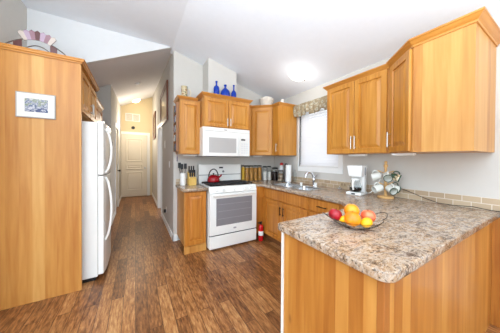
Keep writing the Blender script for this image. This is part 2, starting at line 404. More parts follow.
link('bottom_rail', MB().box((XW+.012, WY0+.006, WZ0+.002), (XW+.042, WY1-.006, WZ0+.02)), TRIM, t)
# valance
def valance_mat():
    m = bpy.data.materials.new('valance_fabric'); m.use_nodes = True; nt = m.node_tree; b = nt.nodes['Principled BSDF']
    g = nt.nodes.new('ShaderNodeNewGeometry'); v = nt.nodes.new('ShaderNodeTexVoronoi'); v.inputs['Scale'].default_value = 22
    n = nt.nodes.new('ShaderNodeTexNoise'); n.inputs['Scale'].default_value = 34; n.inputs['Detail'].default_value = 3
    nt.links.new(g.outputs['Position'], v.inputs['Vector']); nt.links.new(g.outputs['Position'], n.inputs['Vector'])
    a = math_n(nt, 'ADD', math_n(nt, 'MULTIPLY', v.outputs['Distance'], .9), n.outputs['Fac'])
    nt.links.new(ramp(nt, a, [(.5, (96, 90, 76)), (.7, (150, 142, 122)), (.85, (190, 184, 164)), (1, (150, 134, 106))]), b.inputs['Base Color'])
    b.inputs['Roughness'].default_value = .9; return m
VAL = valance_mat()
vs = []; fs = []; N = 90; K = 8
y0, y1 = 1.80, 2.672
for i in range(N+1):
    t_ = i/N; y = y0+(y1-y0)*t_
    zb = 2.09-.022*abs(math.sin(t_*PI*3.0))+(.03 if .25 < t_ < .32 or .6 < t_ < .68 else 0)
    for k in range(K+1):
        q = k/K; z = 2.285+(zb-2.285)*q
        x = 2.462-.010*math.sin(t_*58+q*2)*(.3+q)-.012*math.sin(q*PI)
        vs.append((x, y, z))
for i in range(N):
    for k in range(K): a = i*(K+1)+k; fs.append((a, a+1, a+K+2, a+K+1))
v = MB().add(vs, fs, 0, True)
t = thing('window_valance', 'patterned taupe and cream gathered valance hanging over the top of the window', 'curtain', (2.5, 2.24, 2.29))
o = link('valance_cloth', v, VAL, t); md = o.modifiers.new('s', 'SOLIDIFY'); md.thickness = .004
link('valance_board', MB().box((2.467, y0, 2.27), (XW-.001, y1, 2.29)), VAL, t)

# ------------------------------------------------------------------ cabinet helpers
def raised_door(name, parent, o, u, n, w, hgt, m, t=.02, fr=.052):
    o = Vector(o); u = Vector(u).normalized(); n = Vector(n).normalized(); z = Vector((0, 0, 1))
    loops = [(0, 0), (0, t-.003), (.003, t), (fr, t), (fr+.004, t-.012), (fr+.012, t-.012), (fr+.042, t-.001)]
    vs = []; fs = [(3, 2, 1, 0)]
    for i, d in loops:
        for a, b in ((i, i), (w-i, i), (w-i, hgt-i), (i, hgt-i)): vs.append(o+u*a+z*b+n*d)
    for k in range(len(loops)-1):
        for j in range(4): fs.append((k*4+j, k*4+(j+1) % 4, k*4+4+(j+1) % 4, k*4+4+j))
    k = (len(loops)-1)*4; fs.append((k, k+1, k+2, k+3))
    return link(name, MB().add(vs, fs), m, parent)
def bar_handle(door, base, n, length, vert=True, m=NICKEL, along=(0, 0, 1)):
    b = Vector(base); n = Vector(n).normalized(); a = Vector(along).normalized()
    mb = MB(); h = length/2
    mb.tube([b+n*.028-a*h, b+n*.028+a*h], .0055, 8)
    for s_ in (-1, 1): mb.tube([b+a*s_*(h-.02), b+a*s_*(h-.02)+n*.028], .0045, 8)
    return link('handle', mb, m, door)
def crown(name, parent, path, m, z0=2.255, z1=2.305, out=.042, closed=False, side=1):
    H = z1-z0; prof = [(0, z0), (.008, z0), (.010, z0+.22*H), (.022, z0+.40*H), (out*.78, z1-.32*H), (out-.005, z1-.26*H), (out, z1-.2*H), (out, z1), (0, z1)]
    pts = [Vector((x, y, 0)) for x, y in path]; n = len(pts); vs = []
    for i, p in enumerate(pts):
        ds = []
        if i > 0: ds.append((pts[i]-pts[i-1]).normalized())
        if i < n-1: ds.append((pts[i+1]-pts[i]).normalized())
        ns = [Vector((d.y, -d.x, 0))*side for d in ds]
        mi = sum(ns, Vector()); mi.normalize(); k = 1/max(.3, mi.dot(ns[0]))
        for o_, z in prof: vs.append(p+mi*o_*k+Vector((0, 0, z)))
    q = len(prof); fs = [tuple(range(q)), tuple((n-1)*q+j for j in range(q))[::-1]]
    for i in range(n-1):
        for j in range(q): j2 = (j+1) % q; fs.append((i*q+j, i*q+j2, (i+1)*q+j2, (i+1)*q+j))
    return link(name, MB().add(vs, fs), m, parent)
ZB, ZT = 1.40, 2.26

# --- upper cabinets, right wall
t = thing('wall_cabinet', 'two-door maple wall cabinet right of the window, above the coffee maker', 'cabinet', (2.38, 1.4, ZB))
link('body', MB().box((2.24, 1.03, ZB), (XW-.002, 1.785, ZT)).box((2.24, 1.0305, ZT), (XW-.002, 1.785, 2.29)), W_CAB, t)
crown('crown_moulding', t, [(XW-.002, 1.785), (2.235, 1.785), (2.235, 1.032)], W_CROWN, side=1)
d1 = raised_door('door', t, (2.239, 1.775, ZB+.005), (0, -1, 0), (-1, 0, 0), .375, ZT-ZB-.01, W_DOOR)
bar_handle(d1, (2.219, 1.415, 1.53), (-1, 0, 0), .15)
d2 = raised_door('door', t, (2.239, 1.394, ZB+.005), (0, -1, 0), (-1, 0, 0), .345, ZT-ZB-.01, W_DOOR)
bar_handle(d2, (2.219, 1.372, 1.53), (-1, 0, 0), .15)
# --- diagonal corner cabinet above the peninsula
t = thing('corner_wall_cabinet', 'large angled maple corner cabinet hanging at the right end above the peninsula', 'cabinet', (2.3, .7, ZB))
poly = [(XW-.002, .392), (1.975, .392), (1.975, .735), (2.235, 1.022), (XW-.002, 1.022)]
link('body', MB().prism(poly, ZB-.005, 2.29), W_CAB, t)
crown('crown_moulding', t, [(2.235, 1.022), (1.975, .735), (1.975, .392), (XW-.002, .392)], W_CROWN, z0=2.255, z1=2.315, out=.045, side=1)
u = Vector((1.975-2.235, .735-1.022, 0)); L = u.length; u.normalize(); nn = Vector((u.y, -u.x, 0)); nn = nn if nn.x < 0 else -nn
o0 = Vector((2.235, 1.022, ZB+.005))+u*.03+nn*.001
d1 = raised_door('door', t, o0, u, nn, L-.05, ZT-ZB-.015, W_DOOR)
bar_handle(d1, o0+u*.03+nn*.02+Vector((0, 0, .125)), nn, .15)
# --- uppers on the back wall
t = thing('corner_wall_cabinet', 'angled maple corner cabinet between the microwave and the window', 'cabinet', (2.2, 3.0, ZB))
poly = [(1.665, YB-.002), (1.665, 3.13), (1.85, 3.13), (2.14, 2.87), (2.14, 2.69), (XW-.002, 2.69), (XW-.002, YB-.002)]
link('body', MB().prism(poly, ZB, 2.29), W_DOOR, t)
crown('crown_moulding', t, [(1.665, 3.13), (1.85, 3.13), (2.14, 2.87), (2.14, 2.69), (XW-.002, 2.69)], W_CROWN, side=1)
u = Vector((.29, -.26, 0)); L = u.length; u.normalize(); nn = Vector((-abs(u.y), -abs(u.x), 0))
o0 = Vector((1.85, 3.13, ZB+.006))+u*.012+nn*.001
d1 = raised_door('door', t, o0, u, nn, L-.03, ZT-ZB-.015, W_DOOR, fr=.045)
bar_handle(link('side_door', MB().box((2.12, 2.70, ZB+.006), (2.139, 2.86, ZT-.01)), W_DOOR, t), (2.12, 2.72, 1.53), (-1, 0, 0), .14)
t = thing('wall_cabinet', 'short two-door maple cabinet above the white microwave', 'cabinet', (1.26, 3.1, 1.82))
link('body', MB().box((.875, 2.875, 1.812), (1.655, YB-.002, 2.29)), W_CAB, t)
crown('crown_moulding', t, [(.872, YB-.06), (.872, 2.87), (1.658, 2.87), (1.658, 3.10)], W_CROWN, z0=2.262, z1=2.31, out=.04, side=1)
d1 = raised_door('door', t, (.885, 2.874, 1.82), (1, 0, 0), (0, -1, 0), .375, .425, W_DOOR, fr=.045)
bar_handle(d1, (1.240, 2.854, 1.90), (0, -1, 0), .12)
d2 = raised_door('door', t, (1.268, 2.874, 1.82), (1, 0, 0), (0, -1, 0), .375, .425, W_DOOR, fr=.045)
bar_handle(d2, (1.292, 2.854, 1.90), (0, -1, 0), .12)
t = thing('wall_cabinet', 'narrow single-door maple wall cabinet left of the microwave', 'cabinet', (.72, 3.19, ZB))
link('body', MB().box((.562, 3.035, ZB), (.872, YB-.002, 2.22)), W_CAB, t)
crown('crown_moulding', t, [(.56, YB-.002), (.56, 3.03), (.825, 3.03)], W_CROWN, z0=2.208, z1=2.25, out=.038, side=1)
d1 = raised_door('door', t, (.57, 3.034, ZB+.006), (1, 0, 0), (0, -1, 0), .292, .785, W_DOOR, fr=.05)

# --- base cabinets
t = thing('base_cabinet', 'single-door maple base cabinet at the left of the range', 'cabinet', (.74, 3.05, 0))
link('body', MB().box((.585, 2.81, .10), (.895, YB-.002, .872)).box((.585, 2.80, 0), (.895, 2.84, .1)), W_CAB, t)
d1 = raised_door('door', t, (.592, 2.809, .115), (1, 0, 0), (0, -1, 0), .296, .745, W_BASE, fr=.055)
t = thing('base_cabinet', 'long maple base cabinet run under the sink with a drawer at its near end', 'cabinet', (2.15, 2.0, 0))
b = MB()
b.prism([(1.72, YB-.002), (1.72, 2.78), (1.86, 2.78), (1.86, 1.30), (1.865, 1.06), (2.50, 1.06), (2.50, 1.9), (2.50, YB-.002)], .1, .69)
b.box((1.862, 1.07, .69), (1.90, 2.78, .873)); b.box((1.72, 2.74, .69), (1.90, YB-.002, .873)); b.box((1.9, 1.07, .69), (2.5, 1.80, .873))
b.box((1.90, 2.74, .69), (2.5, YB-.002, .873))
link('body', b, W_BASE, t)
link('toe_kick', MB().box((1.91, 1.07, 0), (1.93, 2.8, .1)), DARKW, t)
link('false_front', MB().box((1.842, 1.745, .715), (1.861, 2.69, .858)), W_BASE, t, bevel=.003)
for y, w_ in ((2.69, .455), (2.227, .482)):
    dd = raised_door('door', t, (1.861, y, .115), (0, -1, 0), (-1, 0, 0), w_, .58, W_BASE)
    bar_handle(dd, (1.841, 2.262 if y > 2.5 else 2.192, .57), (-1, 0, 0), .13, m=BRONZE)
dr = link('drawer', MB().box((1.842, 1.31, .715), (1.861, 1.735, .858)), W_BASE, t, bevel=.003)
bar_handle(dr, (1.842, 1.52, .785), (-1, 0, 0), .13, along=(0, 1, 0), m=BRONZE)
dd = raised_door('door', t, (1.861, 1.735, .115), (0, -1, 0), (-1, 0, 0), .425, .58, W_BASE)
bar_handle(dd, (1.841, 1.70, .57), (-1, 0, 0), .13, m=BRONZE)
# peninsula
t = thing('peninsula_cabinet', 'wood-panelled peninsula base standing in the right foreground', 'cabinet', (1.6, .7, 0))
link('body', MB().box((.84, .41, .0), (1.10, .97, .872)).box((1.10, .41, 0), (XW-.002, .49, .872)).box((1.74, .49, 0), (XW-.002, 1.04, .872)), W_LOW, t)
link('end_panel', MB().box((.822, .415, 0), (.839, .975, .872)), W_LOW, t)
link('back_panel', MB().box((.865, .392, 0), (XW-.002, .4095, .872)), W_LOW, t)
link('wall_end_panel', MB().box((2.50, .15, 0), (XW-.002, .391, .872)), W_LOW, t)
link('corner_trim', MB().box((.818, .386, 0), (.864, .4145, .872)), wood('corner_post', [(.2, (138, 78, 30)), (.8, (170, 106, 48))], .2), t, bevel=.003)
t = thing('dishwasher', 'white dishwasher in the kitchen side of the peninsula, seen edge-on', 'dishwasher', (1.42, .75, 0))
link('tub', MB().box((1.12, .50, .11), (1.72, .955, .868)), WHITEP, t)
link('door', MB().box((1.115, .957, .11), (1.725, .985, .868)), WHITE, t, bevel=.004)
link('handle', MB().tube([(1.2, .985, .78), (1.22, 1.01, .78), (1.62, 1.01, .78), (1.64, .985, .78)], .008, 8), WHITE, t.children[1])
link('filler_strip', MB().box((.815, .976, 0), (1.11, .994, .872)), WHITE, bpy.data.objects['peninsula_cabinet'])

# --- countertop (one continuous slab with a hole for the sink)
def slab(poly, z0, z1, hole=None, round_=.006):
    cu = bpy.data.curves.new('c', 'CURVE'); cu.dimensions = '2D'; cu.fill_mode = 'BOTH'; cu.extrude = (z1-z0)/2-round_; cu.bevel_depth = round_; cu.bevel_resolution = 2; cu.offset = -round_
    for pl in [poly]+([hole] if hole else []):
        sp = cu.splines.new('POLY'); sp.points.add(len(pl)-1); sp.use_cyclic_u = True
        for p, q in zip(sp.points, pl): p.co = (q[0], q[1], 0, 1)
    ob = bpy.data.objects.new('tmp', cu); C.objects.link(ob); bpy.context.view_layer.update()
    me = bpy.data.meshes.new_from_object(ob.evaluated_get(bpy.context.evaluated_depsgraph_get()))
    bpy.data.objects.remove(ob)
    for v in me.vertices: v.co.z += (z0+z1)/2
    return me
def arc(cx, cy, r, a0, a1, n=8): return [(cx+r*math.cos(math.radians(a0+(a1-a0)*i/n)), cy+r*math.sin(math.radians(a0+(a1-a0)*i/n))) for i in range(n+1)]
SX0, SX1, SY0, SY1 = 1.95, 2.33, 1.87, 2.66
poly = arc(.787+.055, .354+.055, .055, 180, 270)+[(XW-.001, .354), (XW-.001, YB-.001), (1.712, YB-.001), (1.712, 2.745), (1.812, 2.745), (1.812, 1.27), (1.62, 1.045)]+arc(.787+.04, 1.018-.04+.012, .035, 90, 180)
hole = arc(SX0+.04, SY0+.04, .04, 180, 270, 4)+arc(SX1-.04, SY0+.04, .04, 270, 360, 4)+arc(SX1-.04, SY1-.04, .04, 0, 90, 4)+arc(SX0+.04, SY1-.04, .04, 90, 180, 4)
me = slab(poly, .873, .914, hole); me.materials.clear(); me.materials.append(GRAN)
o = bpy.data.objects.new('countertop', me); C.objects.link(o)
tag(o, 'continuous speckled brown and cream laminate worktop around the sink wall and over the peninsula', 'countertop')
me = slab([(.56, 2.757), (.902, 2.757), (.902, YB-.001), (.56, YB-.001)], .873, .914); me.materials.clear(); me.materials.append(GRAN)
o = bpy.data.objects.new('countertop', me); C.objects.link(o)
tag(o, 'small speckled laminate worktop piece left of the range, under the knife block', 'countertop')
# backsplash
o = link('backsplash', MB().box((XW-.014, -.2, .9145), (XW-.0015, YB-.02, 1.018)), TILE)
tag(o, 'two-row strip of beige stone tiles along the window wall above the worktop', 'backsplash')
o = link('backsplash', MB().box((.565, YB-.014, .9145), (.90, YB-.0015, 1.0)), TILE)
tag(o, 'short strip of beige tiles behind the utensil crock and knife block', 'backsplash')

# ------------------------------------------------------------------ fridge wall
t = thing('fridge_surround', 'tall light maple side panel of the fridge enclosure at the left edge', 'cabinet', (-.78, 2.6, 0))
link('side_panel', MB().box((-1.088, 2.56, 0), (-.47, 2.59, 2.26)), W_CAB, t)
b_ = MB().box((-1.088, 2.591, 1.80), (-.492, 3.50, 2.26)).box((-1.088, 3.47, 0), (-.50, 3.50, 1.80)).box((-1.088, 2.562, 2.2605), (-.472, 3.50, 2.30))
link('bridge_box', b_, W_CAB, t)
crown('crown_moulding', t, [(-1.088, 2.558), (-.468, 2.558), (-.468, 3.505)], W_CROWN, z0=2.270, z1=2.312, out=.03, side=1)
for y in (2.60, 3.05):
    dd = raised_door('door', t, (-.491, y, 1.81), (0, 1, 0), (1, 0, 0), .435, .42, W_DOOR)
    bar_handle(dd, (-.471, 3.015 if y < 3 else 3.07, 1.92), (1, 0, 0), .12)
t = thing('pantry_cabinet', 'tall brown pantry cabinet behind the fridge, beside the hallway', 'cabinet', (-.8, 4.1, 0))
link('body', MB().box((-1.088, 3.515, 0), (-.53, 4.40, 2.20)), W_BASE, t)
crown('crown_moulding', t, [(-.528, 3.515), (-.528, 4.40)], W_CROWN, z0=2.16, z1=2.23, side=1)
for y in (3.53, 3.965): bar_handle(raised_door('door', t, (-.529, y, .1), (0, 1, 0), (1, 0, 0), .425, 2.05, W_BASE), (-.509, 3.93 if y < 3.6 else 3.99, 1.2), (1, 0, 0), .14)
t = thing('refrigerator', 'white top-freezer refrigerator in the enclosure facing the hallway', 'refrigerator', (-.6, 3.0, 0))
link('cabinet_body', MB().box((-1.05, 2.675, .04), (-.355, 3.38, 1.72)), WHITE, t, bevel=.006)
link('kick_grille', MB().box((-.9, 2.69, .0), (-.375, 3.37, .045)), BLACK, t)
def fdoor(z0, z1):
    pts = [(-.352, 2.675), (-.352, 3.38)]+[(-.292-.02*((i/8-.5)*2)**4+.008, 3.38-.705*i/8) for i in range(9)]
    return MB().prism(pts, z0, z1)
fz = link('freezer_door', fdoor(1.150, 1.72), WHITE, t, bevel=.005)
fr = link('fridge_door', fdoor(.06, 1.138), WHITE, t, bevel=.005)
def fh(z0, z1, par):
    p = []
    for i in range(13):
        q = i/12; p.append((-.29+.055*math.sin(PI*q)**.6, 2.725, z0+(z1-z0)*q))
    link('handle', MB().tube(p, .012, 10), WHITE, par)
fh(1.17, 1.66, fz); fh(.42, 1.12, fr)
link('hinge_cover', MB().box((-.36, 2.69, 1.7205), (-.30, 2.75, 1.735)), WHITE, t)
o = link('magnet_clip', MB().box((-.283, 3.18, 1.36), (-.272, 3.22, 1.52)).box((-.283, 3.15, 1.50), (-.266, 3.25, 1.55)), BLACK)
tag(o, 'small dark magnet clip stuck on the freezer door', 'magnet')

# framed picture on the side panel
t = thing('picture_frame', 'white-matted blue and green landscape print hung on the fridge side panel', 'picture', (-.79, 2.559, 1.7))
link('frame', MB().box((-.915, 2.547, 1.695), (-.655, 2.559, 1.92)), mat('frame_silver', (168, 164, 158), .4), t)
link('mat_board', MB().box((-.907, 2.5455, 1.703), (-.663, 2.547, 1.912)), mat('matboard', (228, 225, 214), .7), t)
def art_mat():
    m = bpy.data.materials.new('landscape_print'); m.use_nodes = True; nt = m.node_tree; b = nt.nodes['Principled BSDF']
    g = nt.nodes.new('ShaderNodeNewGeometry'); s = nt.nodes.new('ShaderNodeSeparateXYZ'); nt.links.new(g.outputs['Position'], s.inputs[0])
    n = nt.nodes.new('ShaderNodeTexNoise'); n.inputs['Scale'].default_value = 38; n.inputs['Detail'].default_value = 4; nt.links.new(g.outputs['Position'], n.inputs['Vector'])
    v = math_n(nt, 'ADD', math_n(nt, 'MULTIPLY', math_n(nt, 'SUBTRACT', s.outputs[2], 1.75), 5.5), math_n(nt, 'MULTIPLY', math_n(nt, 'SUBTRACT', n.outputs['Fac'], .5), 2.0))
    nt.links.new(ramp(nt, v, [(.0, (72, 84, 120)), (.12, (214, 212, 214)), (.25, (60, 78, 116)), (.42, (176, 178, 184)), (.55, (120, 132, 104)), (.8, (196, 194, 196))]), b.inputs['Base Color'])
    return m
link('print', MB().box((-.858, 2.5445, 1.748), (-.706, 2.5455, 1.868)), art_mat(), t)

# stained glass fan ornament on the fridge cabinet
t = thing('stained_glass_ornament', 'mauve stained glass shell fan on an arched stand atop the fridge cabinet', 'ornament', (-.79, 2.64, 2.30))
BR = mat('dark_came', (84, 70, 62), .4, .6)
GL = [mat('glass_cream', (196, 182, 172), .2), mat('glass_mauve', (146, 112, 120), .2), mat('glass_brown', (96, 60, 58), .2), mat('glass_lilac', (172, 150, 166), .2)]
arch = lambda x: 2.352+.095*(1-((x+.805)/.205)**2)
pts = [(-1.02+.43*i/24, 2.64, max(2.305, arch(-1.02+.43*i/24))) for i in range(25)]
st = MB().tube(pts, .005, 8).tube([(-.90, 2.64, 2.30)]+[(-.90+.2*i/10, 2.64, 2.335+.055*math.sin(PI*i/10)) for i in range(11)]+[(-.70, 2.64, 2.30)], .004, 6)
st.tube([(-1.02, 2.63, 2.306), (-.59, 2.63, 2.306)], .005, 8)
link('stand', st, BR, t)
for x0, x1 in ((-.96, -.905), (-.715, -.665)):
    vs = [(x0, 2.637, 2.308), (x1, 2.637, 2.308), (x1, 2.637, arch(x1)), (x0, 2.637, arch(x0))]
    link('glass_pane', MB().add(vs+[(a, 2.643, c_) for a, _, c_ in vs], [(0, 1, 2, 3), (7, 6, 5, 4), (0, 4, 5, 1), (1, 5, 6, 2), (2, 6, 7, 3), (3, 7, 4, 0)]), GL[2], t)
cx, cz = -.80, 2.275; nF = 7
for k in range(nF):
    a0 = math.radians(122-64*k/nF); a1 = math.radians(122-64*(k+1)/nF)
    r0, r1 = .165, .24
    P = lambda r, a, y: (cx+r*math.cos(a)*1.02, y, cz+r*math.sin(a)*1.0)
    am = (a0+a1)/2
    ring = [P(r0, a0, 0), P(r1, a0, 0), P(r1+.014, am, 0), P(r1, a1, 0), P(r0, a1, 0)]
    vs = [(x, 2.632, z) for x, _, z in ring]+[(x, 2.638, z) for x, _, z in ring]
    link('fan_glass', MB().add(vs, [(0, 1, 2, 3, 4), (9, 8, 7, 6, 5)]+[(i, (i+1) % 5, 5+(i+1) % 5, 5+i) for i in range(5)]), GL[(0, 3, 1, 2, 3, 1, 0)[k]], t)
    link('came', MB().tube([(x, 2.635, z) for x, _, z in ring], .0028, 6, closed=True), BR, t)

# ------------------------------------------------------------------ range
t = thing('gas_range', 'white freestanding gas range with black grates under the microwave', 'stove', (1.3, 3.0, 0))
RX0, RX1 = .912, 1.702
link('body', MB().box((RX0, 2.755, .03), (RX1, 3.34, .90)).box((RX0+.03, 2.80, 0), (RX1-.03, 3.3, .03)), WHITE, t)
link('drawer', MB().box((RX0+.002, 2.705, .025), (RX1-.002, 2.752, .205)), WHITE, t, bevel=.008)
od = link('oven_door', MB().box((RX0+.002, 2.705, .22), (RX1-.002, 2.752, .825)), WHITE, t, bevel=.008)
link('oven_window', MB().box((1.012, 2.702, .352), (1.612, 2.7055, .75)), mat('oven_glass', (132, 130, 134), .12), od)
lines = MB()
for z in (.45, .56, .66): lines.box((1.03, 2.7012, z), (1.594, 2.702, z+.003))
link('oven_rack', lines, mat('rack_grey', (164, 162, 164), .4), od.children[0])
link('handle', MB().tube([(.97, 2.70, .795), (.97, 2.665, .80), (1.645, 2.665, .80), (1.645, 2.70, .795)], .011, 10), WHITE, od)
link('badge', MB().lathe([(0, -.003), (.028, -.003), (.028, 0)], (1.31, 2.7049, .288), 16, axis='y', sx=.45, sy=1), mat('badge_grey', (168, 168, 172), .3, .5), od)
link('door_gap', MB().box((RX0+.004, 2.72, .2055), (RX1-.004, 2.75, .2195)), BLACK, t)
pa = MB(); v0 = [(RX0, 2.705, .832), (RX1, 2.705, .832), (RX1, 2.735, .905), (RX0, 2.735, .905), (RX0, 2.79, .832), (RX1, 2.79, .832), (RX1, 2.79, .905), (RX0, 2.79, .905)]
pa.add(v0, [(0, 1, 2, 3), (7, 6, 5, 4), (0, 4, 5, 1), (1, 5, 6, 2), (2, 6, 7, 3), (3, 7, 4, 0)])
cp = link('control_panel', pa, WHITE, t, bevel=.003)
for x in (1.02, 1.13, 1.31, 1.48, 1.59):
    k = MB().lathe([(.024, 0), (.024, -.008), (.018, -.012), (.016, -.03), (.012, -.034), (0, -.034)], (x, 2.722, .868), 16, axis='y').box((x-.004, 2.682, .853), (x+.004, 2.70, .883))
    link('knob', k, WHITE, cp)
link('cooktop', MB().box((RX0, 2.74, .9052), (RX1, 3.265, .922)), WHITE, t, bevel=.004)
link('burner_well', MB().box((RX0+.05, 2.79, .922), (RX1-.05, 3.22, .9235)), mat('dark_enamel', (52, 52, 54), .25), t)
for i, cx in enumerate((1.12, 1.49)):
    g = MB()
    x0, x1, y0_, y1_ = cx-.165, cx+.165, 2.80, 3.21
    R_ = .008
    for a, b in (((x0, y0_), (x1, y0_)), ((x1, y0_), (x1, y1_)), ((x1, y1_), (x0, y1_)), ((x0, y1_), (x0, y0_)), ((x0, (y0_+y1_)/2), (x1, (y0_+y1_)/2)), ((cx, y0_), (cx, y1_)), ((x0, y0_+.11), (x1, y0_+.11)), ((x0, y1_-.11), (x1, y1_-.11))):
        g.box((min(a[0], b[0])-R_, min(a[1], b[1])-R_, .940), (max(a[0], b[0])+R_, max(a[1], b[1])+R_, .953))
    for x in (x0, x1, cx):
        for y in (y0_, (y0_+y1_)/2, y1_): g.box((x-R_, y-R_, .9235), (x+R_, y+R_, .941))
    link('grate', g, IRON, t)
    for y in (2.91, 3.10): link('burner', MB().lathe([(.045, 0), (.045, .008), (.03, .014), (0, .014)], (cx, y, .9236), 18), IRON, t)
bg = link('backguard', MB().box((RX0, 3.27, .90), (RX1, 3.345, 1.238)), WHITE, t, bevel=.008)
link('backguard_trim', MB().box((RX0+.005, 3.267, 1.052), (RX1-.005, 3.2698, 1.060)), BLACK, bg)
link('clock_display', MB().box((1.27, 3.267, 1.165), (1.345, 3.2698, 1.19)), BLACK, bg)
link('backguard_knob', MB().lathe([(.018, 0), (.018, -.02), (0, -.02)], (1.345, 3.27, 1.11), 14, axis='y'), mat('knob_grey', (120, 120, 124), .3), bg)

# microwave
t = thing('microwave', 'white over-the-range microwave mounted under the short cabinet', 'microwave', (1.26, 3.05, 1.38))
link('case', MB().box((.855, 2.875, 1.372), (1.648, YB-.003, 1.81)), WHITE, t, bevel=.004)
link('vent_grille', MB().box((.857, 2.851, 1.753), (1.646, 2.874, 1.808)), WHITE, t, bevel=.003)
link('base_plate', MB().box((.87, 2.88, 1.362), (1.635, 3.33, 1.372)), mat('grey_metal', (120, 120, 120), .4), t)
dm = link('door', MB().box((.857, 2.846, 1.375), (1.455, 2.874, 1.750)), WHITE, t, bevel=.005)
link('door_window', MB().box((.945, 2.8435, 1.425), (1.395, 2.8465, 1.655)), mat('micro_glass', (184, 182, 180), .2), dm)
link('handle', MB().box((1.432, 2.822, 1.40), (1.450, 2.836, 1.73)).box((1.434, 2.835, 1.42), (1.448, 2.847, 1.44)).box((1.434, 2.835, 1.69), (1.448, 2.847, 1.71)), WHITE, dm, bevel=.003)
cpn = link('control_panel', MB().box((1.457, 2.848, 1.375), (1.646, 2.874, 1.750)), WHITE, t, bevel=.004)
link('display', MB().box((1.485, 2.8462, 1.63), (1.56, 2.8482, 1.655)), BLACK, cpn)
kp = MB()
for r in range(5):
    for c_ in range(3): kp.box((1.487+c_*.045, 2.8462, 1.42+r*.036), (1.52+c_*.045, 2.8479, 1.443+r*.036))
link('keypad', kp, mat('key_grey', (222, 222, 222), .4), cpn)
link('logo', MB().box((1.19, 2.8495, 1.773), (1.24, 2.851, 1.785)), mat('logo_grey', (150, 150, 156), .4), t)

# ------------------------------------------------------------------ sink and faucet
t = thing('kitchen_sink', 'double-bowl stainless steel sink set in the worktop under the window', 'sink', (2.14, 2.27, .914))
def bowl(y0, y1):
    mb = MB(); x0, x1 = SX0+.025, SX1-.04
    lp = [(0, .9165), (.004, .908), (.012, .78), (.045, .75)]
    vs = []; fs = []; n = 20
    def rr(i, z):
        a0, a1, b0, b1 = x0+i, x1-i, y0+i, y1-i; r = .05
        out = []
        for cx, cy, s0 in ((a1-r, b1-r, 0), (a0+r, b1-r, 90), (a0+r, b0+r, 180), (a1-r, b0+r, 270)):
            for k in range(5): a = math.radians(s0+90*k/4); out.append((cx+r*math.cos(a), cy+r*math.sin(a), z))
        return out
    for i, z in lp: vs += rr(i, z)
    for k in range(len(lp)-1):
        for j in range(n): fs.append((k*n+j, k*n+(j+1) % n, (k+1)*n+(j+1) % n, (k+1)*n+j))
    fs.append(tuple((len(lp)-1)*n+j for j in range(n)))
    mb.add(vs, fs, 0, True); return mb
ym = (SY0+SY1)/2
for y0_, y1_ in ((SY0+.025, ym-.015), (ym+.015, SY1-.025)):
    bo = link('bowl', bowl(y0_, y1_), STEEL, t)
    link('drain', MB().lathe([(.04, .7505), (.04, .753), (.028, .753), (.02, .7515), (0, .7515)], ((SX0+SX1)/2-.01, (y0_+y1_)/2, 0), 18), NICKEL, bo)
rim = MB()
rx0, rx1 = SX0-.018, SX1+.018
rim.box((rx0, SY0-.018, .9145), (SX0+.029, SY1+.018, .918)); rim.box((SX1-.046, SY0-.018, .9145), (rx1, SY1+.018, .918))
rim.box((SX0+.029, SY0-.018, .9145), (SX1-.046, SY0+.029, .918)); rim.box((SX0+.029, SY1-.029, .9145), (SX1-.046, SY1+.018, .918)); rim.box((SX0+.029, ym-.019, .9145), (SX1-.046, ym+.019, .918))
link('rim', rim, STEEL, t)
t = thing('faucet', 'chrome single-lever faucet behind the sink', 'faucet', (2.41, 2.16, .914))
link('base', MB().lathe([(.03, .9145), (.03, .922), (.022, .93), (.020, .99), (.024, 1.0), (.024, 1.03), (.016, 1.045), (0, 1.047)], (2.41, 2.16, 0), 20), CHROME, t)
sp = [(2.41, 2.16, .99), (2.405, 2.165, 1.07), (2.385, 2.18, 1.115), (2.35, 2.195, 1.128), (2.315, 2.21, 1.115), (2.295, 2.218, 1.085), (2.29, 2.22, 1.05)]
link('spout', MB().tube(sp, [.017, .017, .016, .016, .018, .021, .022], 12), CHROME, t)
link('lever', MB().tube([(2.41, 2.16, 1.04), (2.42, 2.14, 1.075), (2.425, 2.11, 1.10)], [.012, .009, .007], 10), CHROME, t)
for (x, y, lab, r, z0, h_) in ((2.245, 2.262, 'white piece standing in for a window reflection between the two sink bowls', .021, .9185, .05), (2.36, 2.08, 'white piece standing in for a window reflection by the foot of the faucet', .022, .9185, .06)):
    o = link('glint', MB().lathe([(r*.8, z0), (r, z0+h_), (r-.003, z0+h_), (r*.8-.003, z0+.004), (0, z0+.004)], (x, y, 0), 18), WHITEP); tag(o, lab, 'glint')  # small white solids modelled in place of window reflections in the sink
t = thing('sink_strainer', 'small chrome strainer lying on the worktop beside the sink, near the coffee maker', 'strainer', (2.42, 1.72, .914))
link('basket', MB().lathe([(.022, .9145), (.026, .93), (.038, .936), (.038, .939), (.024, .933), (.02, .918), (0, .918)], (2.42, 1.72, 0), 18), CHROME, t)
link('post', MB().tube([(2.42, 1.72, .917), (2.42, 1.72, .955)], .004, 8).ball((2.42, 1.72, .957), .009), CHROME, t)
t = thing('wall_outlet', 'beige outlet plate on the tiles between sink and coffee maker', 'outlet', (2.53, 1.73, .96))
link('plate', MB().box((2.5275, 1.68, .945), (2.533, 1.79, 1.012)), mat('beige_plate', (186, 166, 136), .5), t, bevel=.002)
link('sockets', MB().box((2.5262, 1.70, .962), (2.5275, 1.725, .995)).box((2.5262, 1.745, .962), (2.5275, 1.77, .995)), mat('beige_socket', (150, 128, 100), .5), t)

